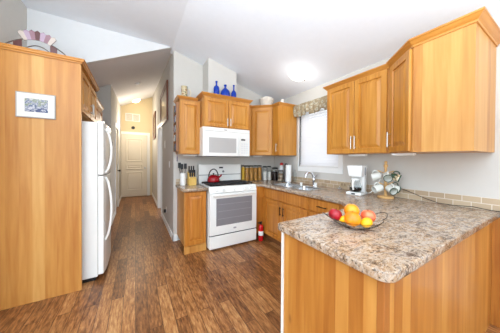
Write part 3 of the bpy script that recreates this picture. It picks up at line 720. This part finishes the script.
# ------------------------------------------------------------------ things on the back counters
SPAG = mat('spaghetti', (222, 172, 50), .6, noise=.15); PASTA = mat('pasta', (192, 134, 62), .7, noise=.35); FLOURM = mat('flour', (236, 230, 220), .8, noise=.05); BEAN = mat('coffee_beans', (54, 36, 30), .5, noise=.4)
LID = mat('jar_lid', (70, 66, 62), .3, .5)
JG = mat('jar_glass', (250, 252, 252), .02, trans=1, ior=1.15)
def canister(x, y, r, h_, m, fill, label, lid=LID, grp='glass canisters along the back wall'):
    t = thing('glass_canister', label, 'jar', (x, y, .9145), 0, grp)
    loc_part('glass', MB().lathe([(r, 0), (r, h_), (r*.9, h_+.004), (r*.9-.002, h_+.002), (r-.003, h_-.002), (r-.003, .004), (0, .004)], (0, 0, 0), 24), JG, t)
    loc_part('contents', MB().lathe([(r-.004, .005), (r-.004, fill), (r*.5, fill+.006), (0, fill+.006)], (0, 0, 0), 20), m, t)
    loc_part('lid', MB().lathe([(r*.93, h_+.0045), (r*.93, h_+.022), (r*.8, h_+.026), (0, h_+.026)], (0, 0, 0), 20), lid, t)
    return t
canister(1.748, 3.27, .032, .275, SPAG, .26, 'slim glass canister of yellow spaghetti next to the range, leftmost of the row')
for i, nm in enumerate(('first amber pasta canister, right beside the yellow spaghetti', 'second amber pasta canister from the spaghetti', 'third amber pasta canister from the spaghetti', 'last amber pasta canister, next to the white-filled jars')):
    canister(1.828+i*.096, 3.265, .043, .27, PASTA, .25, nm)
canister(2.21, 3.22, .042, .255, FLOURM, .17, 'jar of white flour next to the amber pasta canisters', lid=BLACK)
canister(2.30, 3.20, .042, .255, FLOURM, .17, 'jar of white sugar next to the dark bean jar', lid=BLACK)
canister(2.38, 3.12, .06, .225, BEAN, .17, 'wide jar of dark coffee beans in the worktop corner', lid=BLACK)
# glass jar with cream biscuits and red lid
t = thing('striped_jar', 'squat clear jar of cream cookies left of the paper towels', 'jar', (2.38, 2.94, .9145))
loc_part('glass', MB().lathe([(.06, 0), (.065, .02), (.065, .16), (.05, .185), (.047, .183), (.062, .157), (.062, .02), (0, .006)], (0, 0, 0), 24), JG, t)
for k in range(4): loc_part('cookie_stack', MB().lathe([(.045, .01+k*.036), (.05, .02+k*.036), (.045, .038+k*.036), (0, .038+k*.036)], (0, 0, 0), 18), (mat('cookie', (206, 184, 158), .7), mat('cookie_dark', (160, 130, 106), .7))[k % 2], t)
loc_part('lid', MB().lathe([(.05, .186), (.052, .20), (.03, .215), (0, .217)], (0, 0, 0), 20), mat('lid_grey', (120, 118, 116), .4), t)
t = thing('soap_bottle', 'white dish soap bottle with a red cap behind the cookie jar', 'bottle', (2.475, 3.03, .9145))
loc_part('bottle_body', MB().lathe([(.042, 0), (.042, .25), (.03, .29), (.02, .30), (0, .30)], (0, 0, 0), 20), WHITEP, t)
loc_part('cap', MB().lathe([(.032, .301), (.034, .33), (.02, .35), (0, .352)], (0, 0, 0), 16), mat('cap_red', (200, 40, 36), .4), t)
t = thing('soap_dispenser', 'black pump dispenser behind the paper towel roll', 'dispenser', (2.45, 2.86, .9145))
loc_part('bottle_body', MB().lathe([(.035, 0), (.036, .2), (.03, .24), (.012, .25), (0, .25)], (0, 0, 0), 18), mat('grey_bottle', (120, 120, 124), .4), t)
loc_part('pump', MB().lathe([(.03, .251), (.034, .28), (.034, .32), (.02, .34), (0, .34)], (0, 0, 0), 14), BLACK, t)
t = thing('paper_towel', 'white paper towel roll standing on a holder left of the sink', 'paper towel', (2.385, 2.725, .9145))
loc_part('holder_base', MB().lathe([(.07, 0), (.07, .01), (.02, .014), (0, .014)], (0, 0, 0), 24), CHROME, t)
loc_part('roll', MB().lathe([(.052, .016), (.052, .315), (.018, .315), (.018, .30), (0, .30)], (0, 0, 0), 28), mat('paper', (244, 244, 242), .9), t)
t = thing('clear_bottle', 'clear glass bottle right of the paper towel roll', 'bottle', (2.47, 2.655, .9145))
loc_part('glass', MB().lathe([(.028, 0), (.028, .16), (.012, .2), (.012, .24), (.009, .24), (.009, .2), (.025, .158), (.025, .004), (0, .004)], (0, 0, 0), 18), JG, t)

# left of the range: knife block, crock
t = thing('utensil_crock', 'white crock holding black cooking utensils left of the knife block', 'crock', (.645, 3.21, .9145))
loc_part('crock_body', MB().lathe([(.04, 0), (.042, .01), (.042, .19), (.037, .19), (.037, .02), (0, .02)], (0, 0, 0), 24), WHITEP, t)
t2 = [(.0, .01, .32, -.02), (-.015, .0, .35, -.05), (.015, -.01, .33, .03)]
for i, (x, y, h_, lean) in enumerate(t2):
    o = thing('cooking_utensil', ('black slotted spatula standing upright in the white crock', 'tallest black spoon leaning left in the white crock', 'black ladle leaning right in the white crock')[i], 'utensil', (.645+x, 3.21+y, .94), 0, 'utensils in the crock')
    loc_part('shaft', MB().tube([(0, 0, 0), (lean*.7, 0, h_*.7)], .006, 8), (BLACK, BLACK, mat('grey_handle', (110, 110, 112), .4))[i], o)
    loc_part('blade', MB().box((lean*.7-.022, -.004, h_*.7), (lean*.7+.022, .004, h_*.7+.085)), BLACK, o, bevel=.003)
t = thing('knife_block', 'light bamboo knife block beside the range, its knives upright', 'knife block', (.775, 3.17, .9145))
kb = MB(); kb.add([(-.055, -.07, 0), (.055, -.07, 0), (.055, .07, 0), (-.055, .07, 0), (-.055, -.07, .10), (.055, -.07, .10), (.055, .07, .21), (-.055, .07, .21)],
                  [(3, 2, 1, 0), (4, 5, 6, 7), (0, 1, 5, 4), (1, 2, 6, 5), (2, 3, 7, 6), (3, 0, 4, 7)])
loc_part('block', kb, wood('bamboo', [(.2, (206, 160, 72)), (.8, (232, 194, 108))], .02, rough=.5), t, bevel=.003)
kn = 0
for ix, x in enumerate((-.035, 0, .035)):
    for iy, (y, z) in enumerate(((-.035, .125), (.035, .185))):
        o = thing('kitchen_knife', 'black-handled knife in the bamboo block, %s %s' % (('left', 'middle', 'right')[ix], ('of its front row', 'of its back row')[iy]), 'knife', (.775+x, 3.17+y, .9145+z+.002), 0, 'knives in the block')
        loc_part('handle', MB().box((-.011, -.009, .008), (.011, .009, .115)), BLACK, o, bevel=.004)
        loc_part('bolster', MB().box((-.011, -.007, 0), (.011, .007, .008)), STEEL, o)

# kettle
t = thing('kettle', 'shiny red whistling kettle on the rear left burner', 'kettle', (1.105, 3.09, .9535))
KR = mat('kettle_red', (150, 12, 24), .12)
loc_part('kettle_body', MB().lathe([(.085, 0), (.098, .012), (.10, .035), (.088, .075), (.06, .105), (.03, .116), (0, .118)], (0, 0, 0), 28), KR, t)
loc_part('lid_knob', MB().lathe([(.008, .118), (.008, .126), (.015, .132), (.012, .144), (0, .147)], (0, 0, 0), 14), BLACK, t)
loc_part('spout', MB().tube([(.07, -.03, .07), (.105, -.05, .10), (.12, -.06, .125)], [.02, .014, .012], 10), KR, t)
loc_part('kettle_handle', MB().tube([(-.08*math.cos(a)*1.0, 0, .085+.125*math.sin(a)) for a in [PI*i/14 for i in range(15)]], .009, 10), BLACK, t)

# fire extinguisher
t = thing('fire_extinguisher', 'small red fire extinguisher standing on the floor right of the range', 'fire extinguisher', (1.775, 2.69, 0))
FR = mat('extinguisher_red', (196, 24, 28), .25)
loc_part('cylinder', MB().lathe([(.036, 0), (.04, .006), (.04, .22), (.03, .25), (.014, .262), (0, .262)], (0, 0, 0), 24), FR, t)
loc_part('label_band', MB().lathe([(.0405, .09), (.0412, .092), (.0412, .158), (.0405, .16)], (0, 0, 0), 24), WHITEP, t)
loc_part('valve', MB().lathe([(.014, .262), (.014, .285), (.02, .288), (.02, .30), (0, .30)], (0, 0, 0), 14), BLACK, t)
loc_part('lever', MB().box((-.06, -.008, .30), (.02, .008, .308)).box((-.055, -.007, .283), (.0, .007, .289)), BLACK, t)

# ------------------------------------------------------------------ coffee maker
t = thing('coffee_maker', 'white drip coffee maker with a glass carafe on the worktop', 'coffee maker', (2.31, 1.405, .9145), math.radians(12))
# local: faces -x
loc_part('base', MB().box((-.12, -.085, 0), (.10, .085, .035)), WHITEP, t, bevel=.012)
loc_part('column', MB().box((.02, -.075, .035), (.10, .075, .25)), WHITEP, t, bevel=.01)
hd = MB(); hd.add([(-.10, -.085, .345), (.10, -.085, .345), (.10, .085, .345), (-.10, .085, .345), (-.075, -.07, .215), (.095, -.07, .215), (.095, .07, .215), (-.075, .07, .215)],
                 [(0, 1, 2, 3), (7, 6, 5, 4), (0, 4, 5, 1), (1, 5, 6, 2), (2, 6, 7, 3), (3, 7, 4, 0)])
loc_part('head', hd, WHITEP, t, bevel=.01)
loc_part('water_gauge', MB().box((.01, -.0865, .235), (.03, -.0805, .325)), mat('gauge_grey', (170, 172, 178), .3), t)
loc_part('switch', MB().box((-.121, -.02, .01), (-.119, .02, .026)), BLACK, t)
ca = loc_part('carafe', MB().lathe([(.055, .038), (.066, .06), (.066, .10), (.045, .16), (.042, .175), (.04, .175), (.043, .158), (.063, .10), (.063, .06), (.052, .042), (0, .042)], (-.05, 0, 0), 24), JG, t)
loc_part('coffee', MB().lathe([(.051, .043), (.062, .06), (.0615, .088), (0, .088)], (-.05, 0, 0), 20), mat('coffee', (34, 20, 14), .15), ca)
loc_part('carafe_lid', MB().lathe([(.044, .176), (.044, .19), (.02, .198), (0, .198)], (-.05, 0, 0), 18), WHITEP, ca)
loc_part('carafe_handle', MB().tube([(-.09, 0, .175), (-.125, 0, .17), (-.135, 0, .13), (-.13, 0, .09), (-.114, 0, .07)], .010, 8), WHITEP, ca)

# mug tree with hanging mugs
MW = mat('mug_tree_wood', (214, 170, 110), .5, noise=.08)
mtx, mty = 2.38, 1.125
t = thing('mug_tree', 'light wooden mug tree on the worktop right of the coffee maker', 'mug rack', (mtx, mty, .9145))
loc_part('base', MB().lathe([(.075, 0), (.078, .008), (.07, .018), (.02, .024), (0, .024)], (0, 0, 0), 28), MW, t)
loc_part('post', MB().lathe([(.016, .024), (.012, .05), (.014, .15), (.011, .25), (.013, .33), (.020, .345), (.020, .362), (.008, .368), (.016, .385), (.012, .40), (0, .405)], (0, 0, 0), 16), MW, t)
angs = [(205, .27, 0), (320, .275, 1), (85, .27, 2), (245, .145, 3), (350, .15, 4), (125, .15, 5)]
labs = ['white mug with green trim on the upper front arm of the mug tree', 'white mug with a green leafy print on the upper right arm of the mug tree', 'white mug on the upper left arm of the mug tree',
        'white mug on the lower front arm of the mug tree', 'pale green-rimmed mug on the lower right arm of the mug tree', 'white mug on the lower left arm of the mug tree']
angs = [(215, .275, 0), (290, .27, 1), (120, .27, 2), (240, .14, 3), (320, .145, 4), (150, .14, 5)]
GRN = mat('mug_green', (58, 84, 66), .35); MUGW = mat('mug_white', (226, 226, 218), .25)
def printm():
    m = bpy.data.materials.new('mug_print'); m.use_nodes = True; nt = m.node_tree; b = nt.nodes['Principled BSDF']
    tc = nt.nodes.new('ShaderNodeTexCoord'); v = nt.nodes.new('ShaderNodeTexVoronoi'); v.inputs['Scale'].default_value = 26; nt.links.new(tc.outputs['Object'], v.inputs['Vector'])
    nt.links.new(ramp(nt, v.outputs['Distance'], [(.3, (232, 226, 206)), (.5, (214, 184, 140)), (.62, (60, 88, 66))]), b.inputs['Base Color']); b.inputs['Roughness'].default_value = .3
    return m
MP = printm()
for a, z, i in angs:
    r = math.radians(a); dv = Vector((math.cos(r), math.sin(r), 0))
    loc_part('arm', MB().tube([dv*.010+Vector((0, 0, z)), dv*.075+Vector((0, 0, z+.025))], .005, 8), MW, t)
    # mug: axis horizontal-ish, hung by its handle; local axis z = mug axis
    m_ = thing('mug', labs[i], 'mug', (mtx+dv.x*.072, mty+dv.y*.072, .9145+z-.035), 0, 'mugs on the mug tree')
    m_.rotation_mode = 'QUATERNION'
    ax = (dv+Vector((0, 0, -.35))).normalized()
    m_.rotation_quaternion = ax.to_track_quat('Z', 'X')
    loc_part('mug_body', MB().lathe([(.033, -.042), (.037, -.036), (.040, .045), (.037, .045), (.034, -.034), (0, -.036)], (0, 0, .012), 22), (MUGW, MP)[i == 1], m_)
    loc_part('rim_band', MB().lathe([(.0402, .036), (.0412, .038), (.0412, .0465), (.036, .0465), (.036, .043)], (0, 0, .012), 22, caps=False), GRN if i in (0, 1, 4, 3) else MUGW, m_)
    sgn = 1
    # handle on the upper side: find local direction of world up
    q = m_.rotation_quaternion.inverted() @ Vector((0, 0, 1)); q.z = 0; q.normalize()
    loc_part('mug_handle', MB().tube([q*(.036+.028*math.sin(PI*k/8))+Vector((0, 0, .012+.028*math.cos(PI*k/8))) for k in range(9)], .0055, 8), GRN if i in (1, 4) else MUGW, m_)
# cords
o = link('power_cord', MB().tube([(2.435, 1.37, .919), (2.45, 1.33, .93), (2.47, 1.27, .99), (2.52, 1.25, 1.10), (2.535, 1.245, 1.15), (2.54, 1.24, 1.17)], .0045, 8), WHITEP)
tag(o, 'white cord rising from the coffee maker to the wall behind the mug tree', 'cord')
o = link('power_cord', MB().tube([(2.525, 1.10, 1.03), (2.52, 1.0, 1.005), (2.515, .92, .98), (2.51, .82, .945), (2.50, .72, .9205), (2.505, .62, .9195), (2.515, .50, .93), (2.51, .42, .922), (2.515, .30, .9195), (2.50, .1, .9195)], .003, 8), mat('cord_dark', (48, 40, 36), .5))
tag(o, 'dark cord trailing along the tiles to the right of the mug tree', 'cord')

# ------------------------------------------------------------------ fruit bowl
bx_, by_ = 1.185, .735
t = thing('fruit_bowl', 'shallow clear glass fruit bowl with wire handles on the peninsula', 'bowl', (bx_, by_, .9145))
loc_part('glass', MB().lathe([(.055, 0), (.06, .004), (.10, .014), (.135, .034), (.15, .052), (.152, .054), (.149, .055), (.132, .038), (.098, .018), (.055, .009), (0, .009)], (0, 0, 0), 40), mat('bowl_glass', (252, 252, 250), .03, trans=1, ior=1.12), t)
hv = Vector((math.cos(math.radians(-29)), math.sin(math.radians(-29)), 0)); pv = Vector((-hv.y, hv.x, 0))
for s_ in (-1, 1):
    loc_part('handle', MB().tube([hv*s_*.135+pv*.055+Vector((0, 0, .052)), hv*s_*.165+pv*.05+Vector((0, 0, .062)), hv*s_*.190+pv*.028+Vector((0, 0, .078)), hv*s_*.196+Vector((0, 0, .083)), hv*s_*.190-pv*.028+Vector((0, 0, .078)), hv*s_*.165-pv*.05+Vector((0, 0, .062)), hv*s_*.135-pv*.055+Vector((0, 0, .052))], .0022, 8), BRONZE, t)
loc_part('wire_foot', MB().tube([(.07*math.cos(a), .07*math.sin(a), .0025) for a in [2*PI*k/28 for k in range(28)]], .0025, 6, closed=True), BRONZE, t)
def fm(name, a, b, sc):
    m = bpy.data.materials.new(name); m.use_nodes = True; nt = m.node_tree; p = nt.nodes['Principled BSDF']
    tc = nt.nodes.new('ShaderNodeTexCoord'); n = nt.nodes.new('ShaderNodeTexNoise'); n.inputs['Scale'].default_value = sc; nt.links.new(tc.outputs['Object'], n.inputs['Vector'])
    nt.links.new(ramp(nt, n.outputs['Fac'], [(.35, a), (.65, b)]), p.inputs['Base Color']); p.inputs['Roughness'].default_value = .3
    n2 = nt.nodes.new('ShaderNodeTexNoise'); n2.inputs['Scale'].default_value = 300; bp = nt.nodes.new('ShaderNodeBump'); bp.inputs['Strength'].default_value = .15; bp.inputs['Distance'].default_value = .001
    nt.links.new(tc.outputs['Object'], n2.inputs['Vector']); nt.links.new(n2.outputs['Fac'], bp.inputs['Height']); nt.links.new(bp.outputs[0], p.inputs['Normal'])
    return m
OR = fm('orange_skin', (244, 120, 10), (252, 152, 24), 10); LE = fm('lemon_skin', (248, 172, 12), (252, 192, 34), 10)
AP = fm('apple_skin', (140, 8, 26), (176, 24, 40), 18); PE = fm('peach_skin', (232, 92, 60), (244, 140, 90), 16)
STEM = mat('stem', (84, 66, 40), .7)
def fruit(name, label, cat, x, y, z, r, m, sz=.95, dim=.1, tilt=0, stem=True):
    t = thing(name, label, cat, (x, y, z), random.random()*6); t.rotation_euler.x = tilt
    loc_part('flesh', MB().ball((0, 0, 0), r, seg=24, sz=sz, dimple=dim), m, t)
    if stem: loc_part('stem', MB().tube([(0, 0, r*sz*(.97-dim)), (.003, 0, r*sz*(.97-dim)+.012)], .0018, 6), STEM, t)
    return t
def nav(name, label, cat, x, y, z, r, m, **k):
    t = fruit(name, label, cat, x, y, z, r, m, stem=False, dim=.03, **k)
    loc_part('navel', MB().lathe([(.006, r*.93), (.004, r*.955), (0, r*.955)], (0, 0, 0), 10), STEM, t); return t
fruit('apple', 'dark red apple at the left end of the fruit bowl', 'apple', 1.090, .803, .983, .040, AP, dim=.25, tilt=.3)
nav('orange', 'large orange in the front of the fruit bowl', 'orange', 1.13, .714, .972, .047, OR)
nav('orange', 'orange resting on top of the pile in the fruit bowl', 'orange', 1.208, .770, 1.0, .046, fm('orange_pale', (246, 140, 14), (252, 172, 36), 10))
nav('lemon', 'yellow lemon at the front right of the fruit bowl', 'lemon', 1.170, .652, .960, .029, LE, sz=1.15, tilt=.9)
nav('lemon', 'yellow lemon half hidden between the apple and the oranges', 'lemon', 1.108, .758, .962, .021, LE, sz=1.25, tilt=1.2)
fruit('peach', 'red-blushed peach at the right end of the fruit bowl', 'peach', 1.255, .690, .978, .042, PE, dim=.2)

# ------------------------------------------------------------------ things on top of the cabinets
BG = mat('cobalt_glass', (20, 70, 190), .08, trans=.35)
def bottle(label, x, y, z, prof):
    t = thing('glass_bottle', label, 'bottle', (x, y, z), 0, 'cobalt blue bottles above the microwave')
    loc_part('glass', MB().lathe(prof, (0, 0, 0), 24), BG, t)
    r, h_ = prof[-2]; loc_part('stopper', MB().lathe([(r*.8, h_+.001), (r*1.15, h_+.006), (r*1.1, h_+.02), (0, h_+.022)], (0, 0, 0), 14), BG, t)
bottle('tall slim cobalt bottle, leftmost of the three above the microwave', 1.10, 2.955, 2.29, [(.042, 0), (.046, .01), (.046, .15), (.036, .175), (.013, .195), (.013, .235), (.016, .24), (0, .24)])
bottle('squat round cobalt bottle between the two slim ones', 1.25, 2.955, 2.29, [(.05, 0), (.072, .02), (.078, .08), (.068, .13), (.034, .165), (.016, .18), (.016, .20), (.02, .21), (0, .21)])
bottle('slim cobalt bottle, rightmost of the three above the microwave', 1.40, 2.955, 2.29, [(.040, 0), (.044, .01), (.044, .12), (.03, .15), (.012, .17), (.012, .23), (.015, .235), (0, .235)])
t = thing('beer_stein', 'painted cream and green stein on the narrow cabinet left of the microwave', 'mug', (.645, 3.12, 2.2205))
def stein():
    m = bpy.data.materials.new('stein_paint'); m.use_nodes = True; nt = m.node_tree; b = nt.nodes['Principled BSDF']
    tc = nt.nodes.new('ShaderNodeTexCoord'); v = nt.nodes.new('ShaderNodeTexNoise'); v.inputs['Scale'].default_value = 22; nt.links.new(tc.outputs['Object'], v.inputs['Vector'])
    nt.links.new(ramp(nt, v.outputs['Fac'], [(.40, (50, 78, 66)), (.46, (190, 172, 130)), (.56, (206, 190, 154)), (.62, (140, 90, 56))]), b.inputs['Base Color']); b.inputs['Roughness'].default_value = .3
    return m
loc_part('stein_body', MB().lathe([(.05, 0), (.052, .01), (.046, .02), (.046, .20), (.05, .21), (.046, .212), (.042, .20), (.042, .03), (0, .03)], (0, 0, 0), 24), stein(), t)
loc_part('stein_handle', MB().tube([(.044, 0, .18), (.085, 0, .18), (.10, 0, .14), (.09, 0, .085), (.044, 0, .06)], .008, 8), mat('stein_cream', (222, 212, 188), .35), t)
t = thing('wicker_bowl', 'white woven bowl on top of the corner cabinet by the window', 'basket', (2.13, 3.06, 2.2905))
vs = []; fs = []; n = 48
prof = [(.09, 0), (.105, .06), (.118, .11), (.14, .165), (.134, .165), (.111, .11), (.098, .06), (.08, .01)]
for r, z in prof:
    for k in range(n):
        a = 2*PI*k/n; zz = z+(.012*math.cos(a*3) if z > .14 else 0); rr = r*(1+.025*(k % 2)) ; vs.append((rr*math.cos(a), rr*math.sin(a), zz))
for i in range(len(prof)-1):
    for k in range(n): fs.append((i*n+k, i*n+(k+1) % n, (i+1)*n+(k+1) % n, (i+1)*n+k))
fs += [tuple(range(n)), tuple((len(prof)-1)*n+k for k in range(n))]
loc_part('weave', MB().add(vs, fs), mat('wicker_white', (220, 212, 200), .8, noise=.2), t)
for z, r in ((.04, .102), (.08, .113), (.125, .128)): loc_part('woven_band', MB().tube([(r*math.cos(2*PI*k/36), r*math.sin(2*PI*k/36), z) for k in range(36)], .005, 6, closed=True), mat('wicker_white', (220, 212, 200)), t)
t = thing('ceramic_pitcher', 'small white ceramic pitcher at the near end of the corner cabinet top', 'pitcher', (2.31, 2.82, 2.2905))
loc_part('pitcher_body', MB().lathe([(.03, 0), (.042, .02), (.045, .055), (.03, .09), (.032, .125), (.028, .125), (.026, .09), (.04, .055), (0, .02)], (0, 0, 0), 22), mat('ceramic', (228, 224, 216), .3), t)
loc_part('pitcher_handle', MB().tube([(.028, 0, .115), (.06, 0, .11), (.066, 0, .07), (.042, 0, .045)], .006, 8), mat('ceramic', (228, 224, 216)), t)

# rack with small jars on the side of the narrow cabinet
t = thing('hanging_rack', 'slim wooden rack hung on the side of the narrow cabinet, facing the hall', 'rack', (.55, 3.2, 1.45))
rk = MB().box((.555, 3.08, 1.44), (.561, 3.32, 2.17)).box((.520, 3.075, 1.44), (.561, 3.083, 2.17)).box((.520, 3.317, 1.44), (.561, 3.325, 2.17))
link('frame', rk, mat('rack_wood', (150, 104, 66), .5), t)
shz = [1.445+i*.145 for i in range(5)]
for z in shz: link('shelf', MB().box((.520, 3.083, z), (.555, 3.317, z+.008)), mat('rack_wood', (150, 104, 66)), t)
cols = [('white', (222, 220, 214)), ('dark green', (48, 70, 56)), ('grey', (130, 132, 136)), ('purple', (88, 70, 112))]
for si, z in enumerate(shz):
    for j, y in enumerate((3.11, 3.165, 3.22, 3.28)):
        cn, cc = cols[(si*3+j*2+j) % 4]
        o = link('ornament', MB().lathe([(.013, 0), (.016, .02), (.014, .06), (.009, .075), (.011, .10), (0, .108)], (.537, y, z+.0085), 12), mat('orn_'+cn, cc, .35))
        tag(o, 'tiny %s ornament, %s from the front on %s shelf of the hanging rack' % (cn, ('first', 'second', 'third', 'last')[j], ('the bottom', 'the second-lowest', 'the middle', 'the second-highest', 'the top')[si]), 'ornament', 'ornaments in the hanging rack')
o = link('hanging_keys', MB().tube([(.54, 3.10, 1.435), (.54, 3.10, 1.36)], .003, 6).box((.535, 3.085, 1.29), (.545, 3.115, 1.36)), mat('key_purple', (84, 62, 96), .4))
tag(o, 'dark purple key tag hanging below the slim wooden rack', 'keys')

# under-cabinet lights
def ucl(a, b, lab):
    t = thing('under_cabinet_light', lab, 'light fixture', ((a[0]+b[0])/2, (a[1]+b[1])/2, ZB-.03), 0, 'slim lights under the wall cabinets')
    link('housing', MB().box((a[0], a[1], ZB-.024), (b[0], b[1], ZB-.0055)), WHITEP, t, bevel=.003)
    link('lens', MB().box((a[0]+.006, a[1]+.006, ZB-.028), (b[0]-.006, b[1]-.006, ZB-.0245)), mat('lens', (236, 236, 230), .3), t)
ucl((.63, 3.10), (.84, 3.15), 'white strip light under the narrow cabinet left of the microwave')
ucl((1.90, 3.14), (2.10, 3.19), 'white strip light under the corner cabinet by the window')
ucl((2.29, 1.30), (2.34, 1.51), 'white strip light above the coffee maker')
ucl((2.18, .80), (2.23, .98), 'white strip light under the angled cabinet above the mug tree')

# ------------------------------------------------------------------ lamps and hall fittings
t = thing('ceiling_light', 'glowing round glass ceiling light over the sink side of the kitchen', 'ceiling light', (2.12, 2.22, 2.63))
ang = math.atan(.27)
t.rotation_euler = (0, ang, 0); t.location = (2.12, 2.22, 3.07-.27*(2.12-.5)-.002)
loc_part('canopy', MB().lathe([(.13, 0), (.13, -.018), (.10, -.022), (0, -.022)][::-1], (0, 0, 0), 32), NICKEL, t)
loc_part('glass_dome', MB().lathe([(0, -.095), (.06, -.088), (.11, -.066), (.14, -.035), (.145, -.0225)], (0, 0, 0), 32), mat('lamp_glass', (255, 250, 240), .4, emit=2.2), t)
for s_ in (-1, 1): loc_part('clip', MB().box((s_*.14-.012, -.008, -.05), (s_*.14+.012, .008, -.02)), NICKEL, t)
point('kitchen_lamp', (2.10, 2.20, 2.36), 2.2, (1, .97, .93), .12)
t = thing('ceiling_light', 'glowing warm flush ceiling light at the far end of the hallway', 'ceiling light', (0, 7.3, 3.2))
t.location = (.02, 7.6, hz(.02, 7.6)-.003); t.rotation_euler = (0, -math.atan(.483), 0)
loc_part('glass_dome', MB().lathe([(0, -.08), (.07, -.07), (.12, -.04), (.13, -.012)], (0, 0, 0), 28), mat('hall_lamp_glass', (255, 232, 180), .4, emit=5), t)
loc_part('canopy', MB().lathe([(0, -.011), (.135, -.011), (.135, 0), (0, 0)], (0, 0, 0), 28), TRIM, t)
point('hall_lamp', (.0, 6.9, 2.3), 24, (1, .90, .74), .2)
o = link('smoke_detector', MB().lathe([(0, -.045), (.04, -.043), (.055, -.02), (.06, -.001)], (0, 0, 0), 24), TRIM)
o.location = (.04, 5.2, hz(.04, 5.2)-.002); o.rotation_euler = (0, -math.atan(.483), 0); tag(o, 'small round white smoke detector on the sloped hallway ceiling', 'smoke detector')
t = thing('air_vent', 'white double-grille return vent high on the far hallway wall', 'vent', (-.08, 7.99, 2.75))
link('vent_frame', MB().box((-.30, 7.985, 2.62), (.14, 7.999, 2.89)), TRIM, t, bevel=.003)
GV = mat('vent_slat', (206, 192, 166), .6)
for x0, x1 in ((-.27, -.095), (-.065, .11)):
    g = MB()
    for k in range(9): g.box((x0, 7.979, 2.645+k*.0255), (x1, 7.985, 2.658+k*.0255))
    link('grille', g, GV, t)
o = link('door_chime', MB().lathe([(0, -.03), (.04, -.028), (.055, -.01), (.055, -.001)], (-.07, 8.0, 2.40), 20, axis='y'), BLACK)
tag(o, 'small round black device above the far hallway door', 'chime')
# framed pictures and switches on the hall's right wall
def hpic(y0, y1, z0, z1, lab, cm):
    t = thing('picture_frame', lab, 'picture', (.528, (y0+y1)/2, z0))
    w_ = .1
    f = MB().box((.50, y0, z0), (.529, y1, z0+w_)).box((.50, y0, z1-w_), (.529, y1, z1)).box((.50, y0, z0+w_), (.529, y0+w_, z1-w_)).box((.50, y1-w_, z0+w_), (.529, y1, z1-w_))
    link('frame', f, mat('frame_brown', (112, 66, 48), .35), t, bevel=.004)
    link('print', MB().box((.515, y0+w_, z0+w_), (.529, y1-w_, z1-w_)), cm, t)
hpic(3.97, 5.10, 2.06, 2.80, 'large brown-framed picture on the right hallway wall', mat('print_pale', (150, 124, 106), .3, noise=.3))
hpic(6.5, 7.2, 1.95, 2.75, 'small dark-framed picture further along the right hallway wall', mat('print_green', (120, 116, 96), .2, noise=.3))
def plate(y, z, lab, cat, nm, hh=.115):
    t = thing(nm, lab, cat, (.527, y, z))
    link('plate', MB().box((.523, y-.036, z), (.5295, y+.036, z+hh)), TRIM, t, bevel=.002)
    link('rocker', MB().box((.519, y-.012, z+hh*.35), (.523, y+.012, z+hh*.65)), WHITEP, t)
plate(3.80, 1.17, 'white light switch on the hallway wall near the kitchen corner', 'switch', 'light_switch')
plate(4.42, 1.55, 'white thermostat below the large brown-framed picture', 'thermostat', 'thermostat', .15)
t = thing('wall_outlet', 'white outlet with a black plug low on the hallway wall', 'outlet', (.527, 4.2, .28))
link('plate', MB().box((.523, 4.16, .26), (.5295, 4.24, .38)), TRIM, t, bevel=.002)
link('plug', MB().box((.48, 4.17, .27), (.523, 4.23, .33)), BLACK, t, bevel=.004)
link('door_hinges', h, BRONZE, bpy.data.objects['trim_1'])
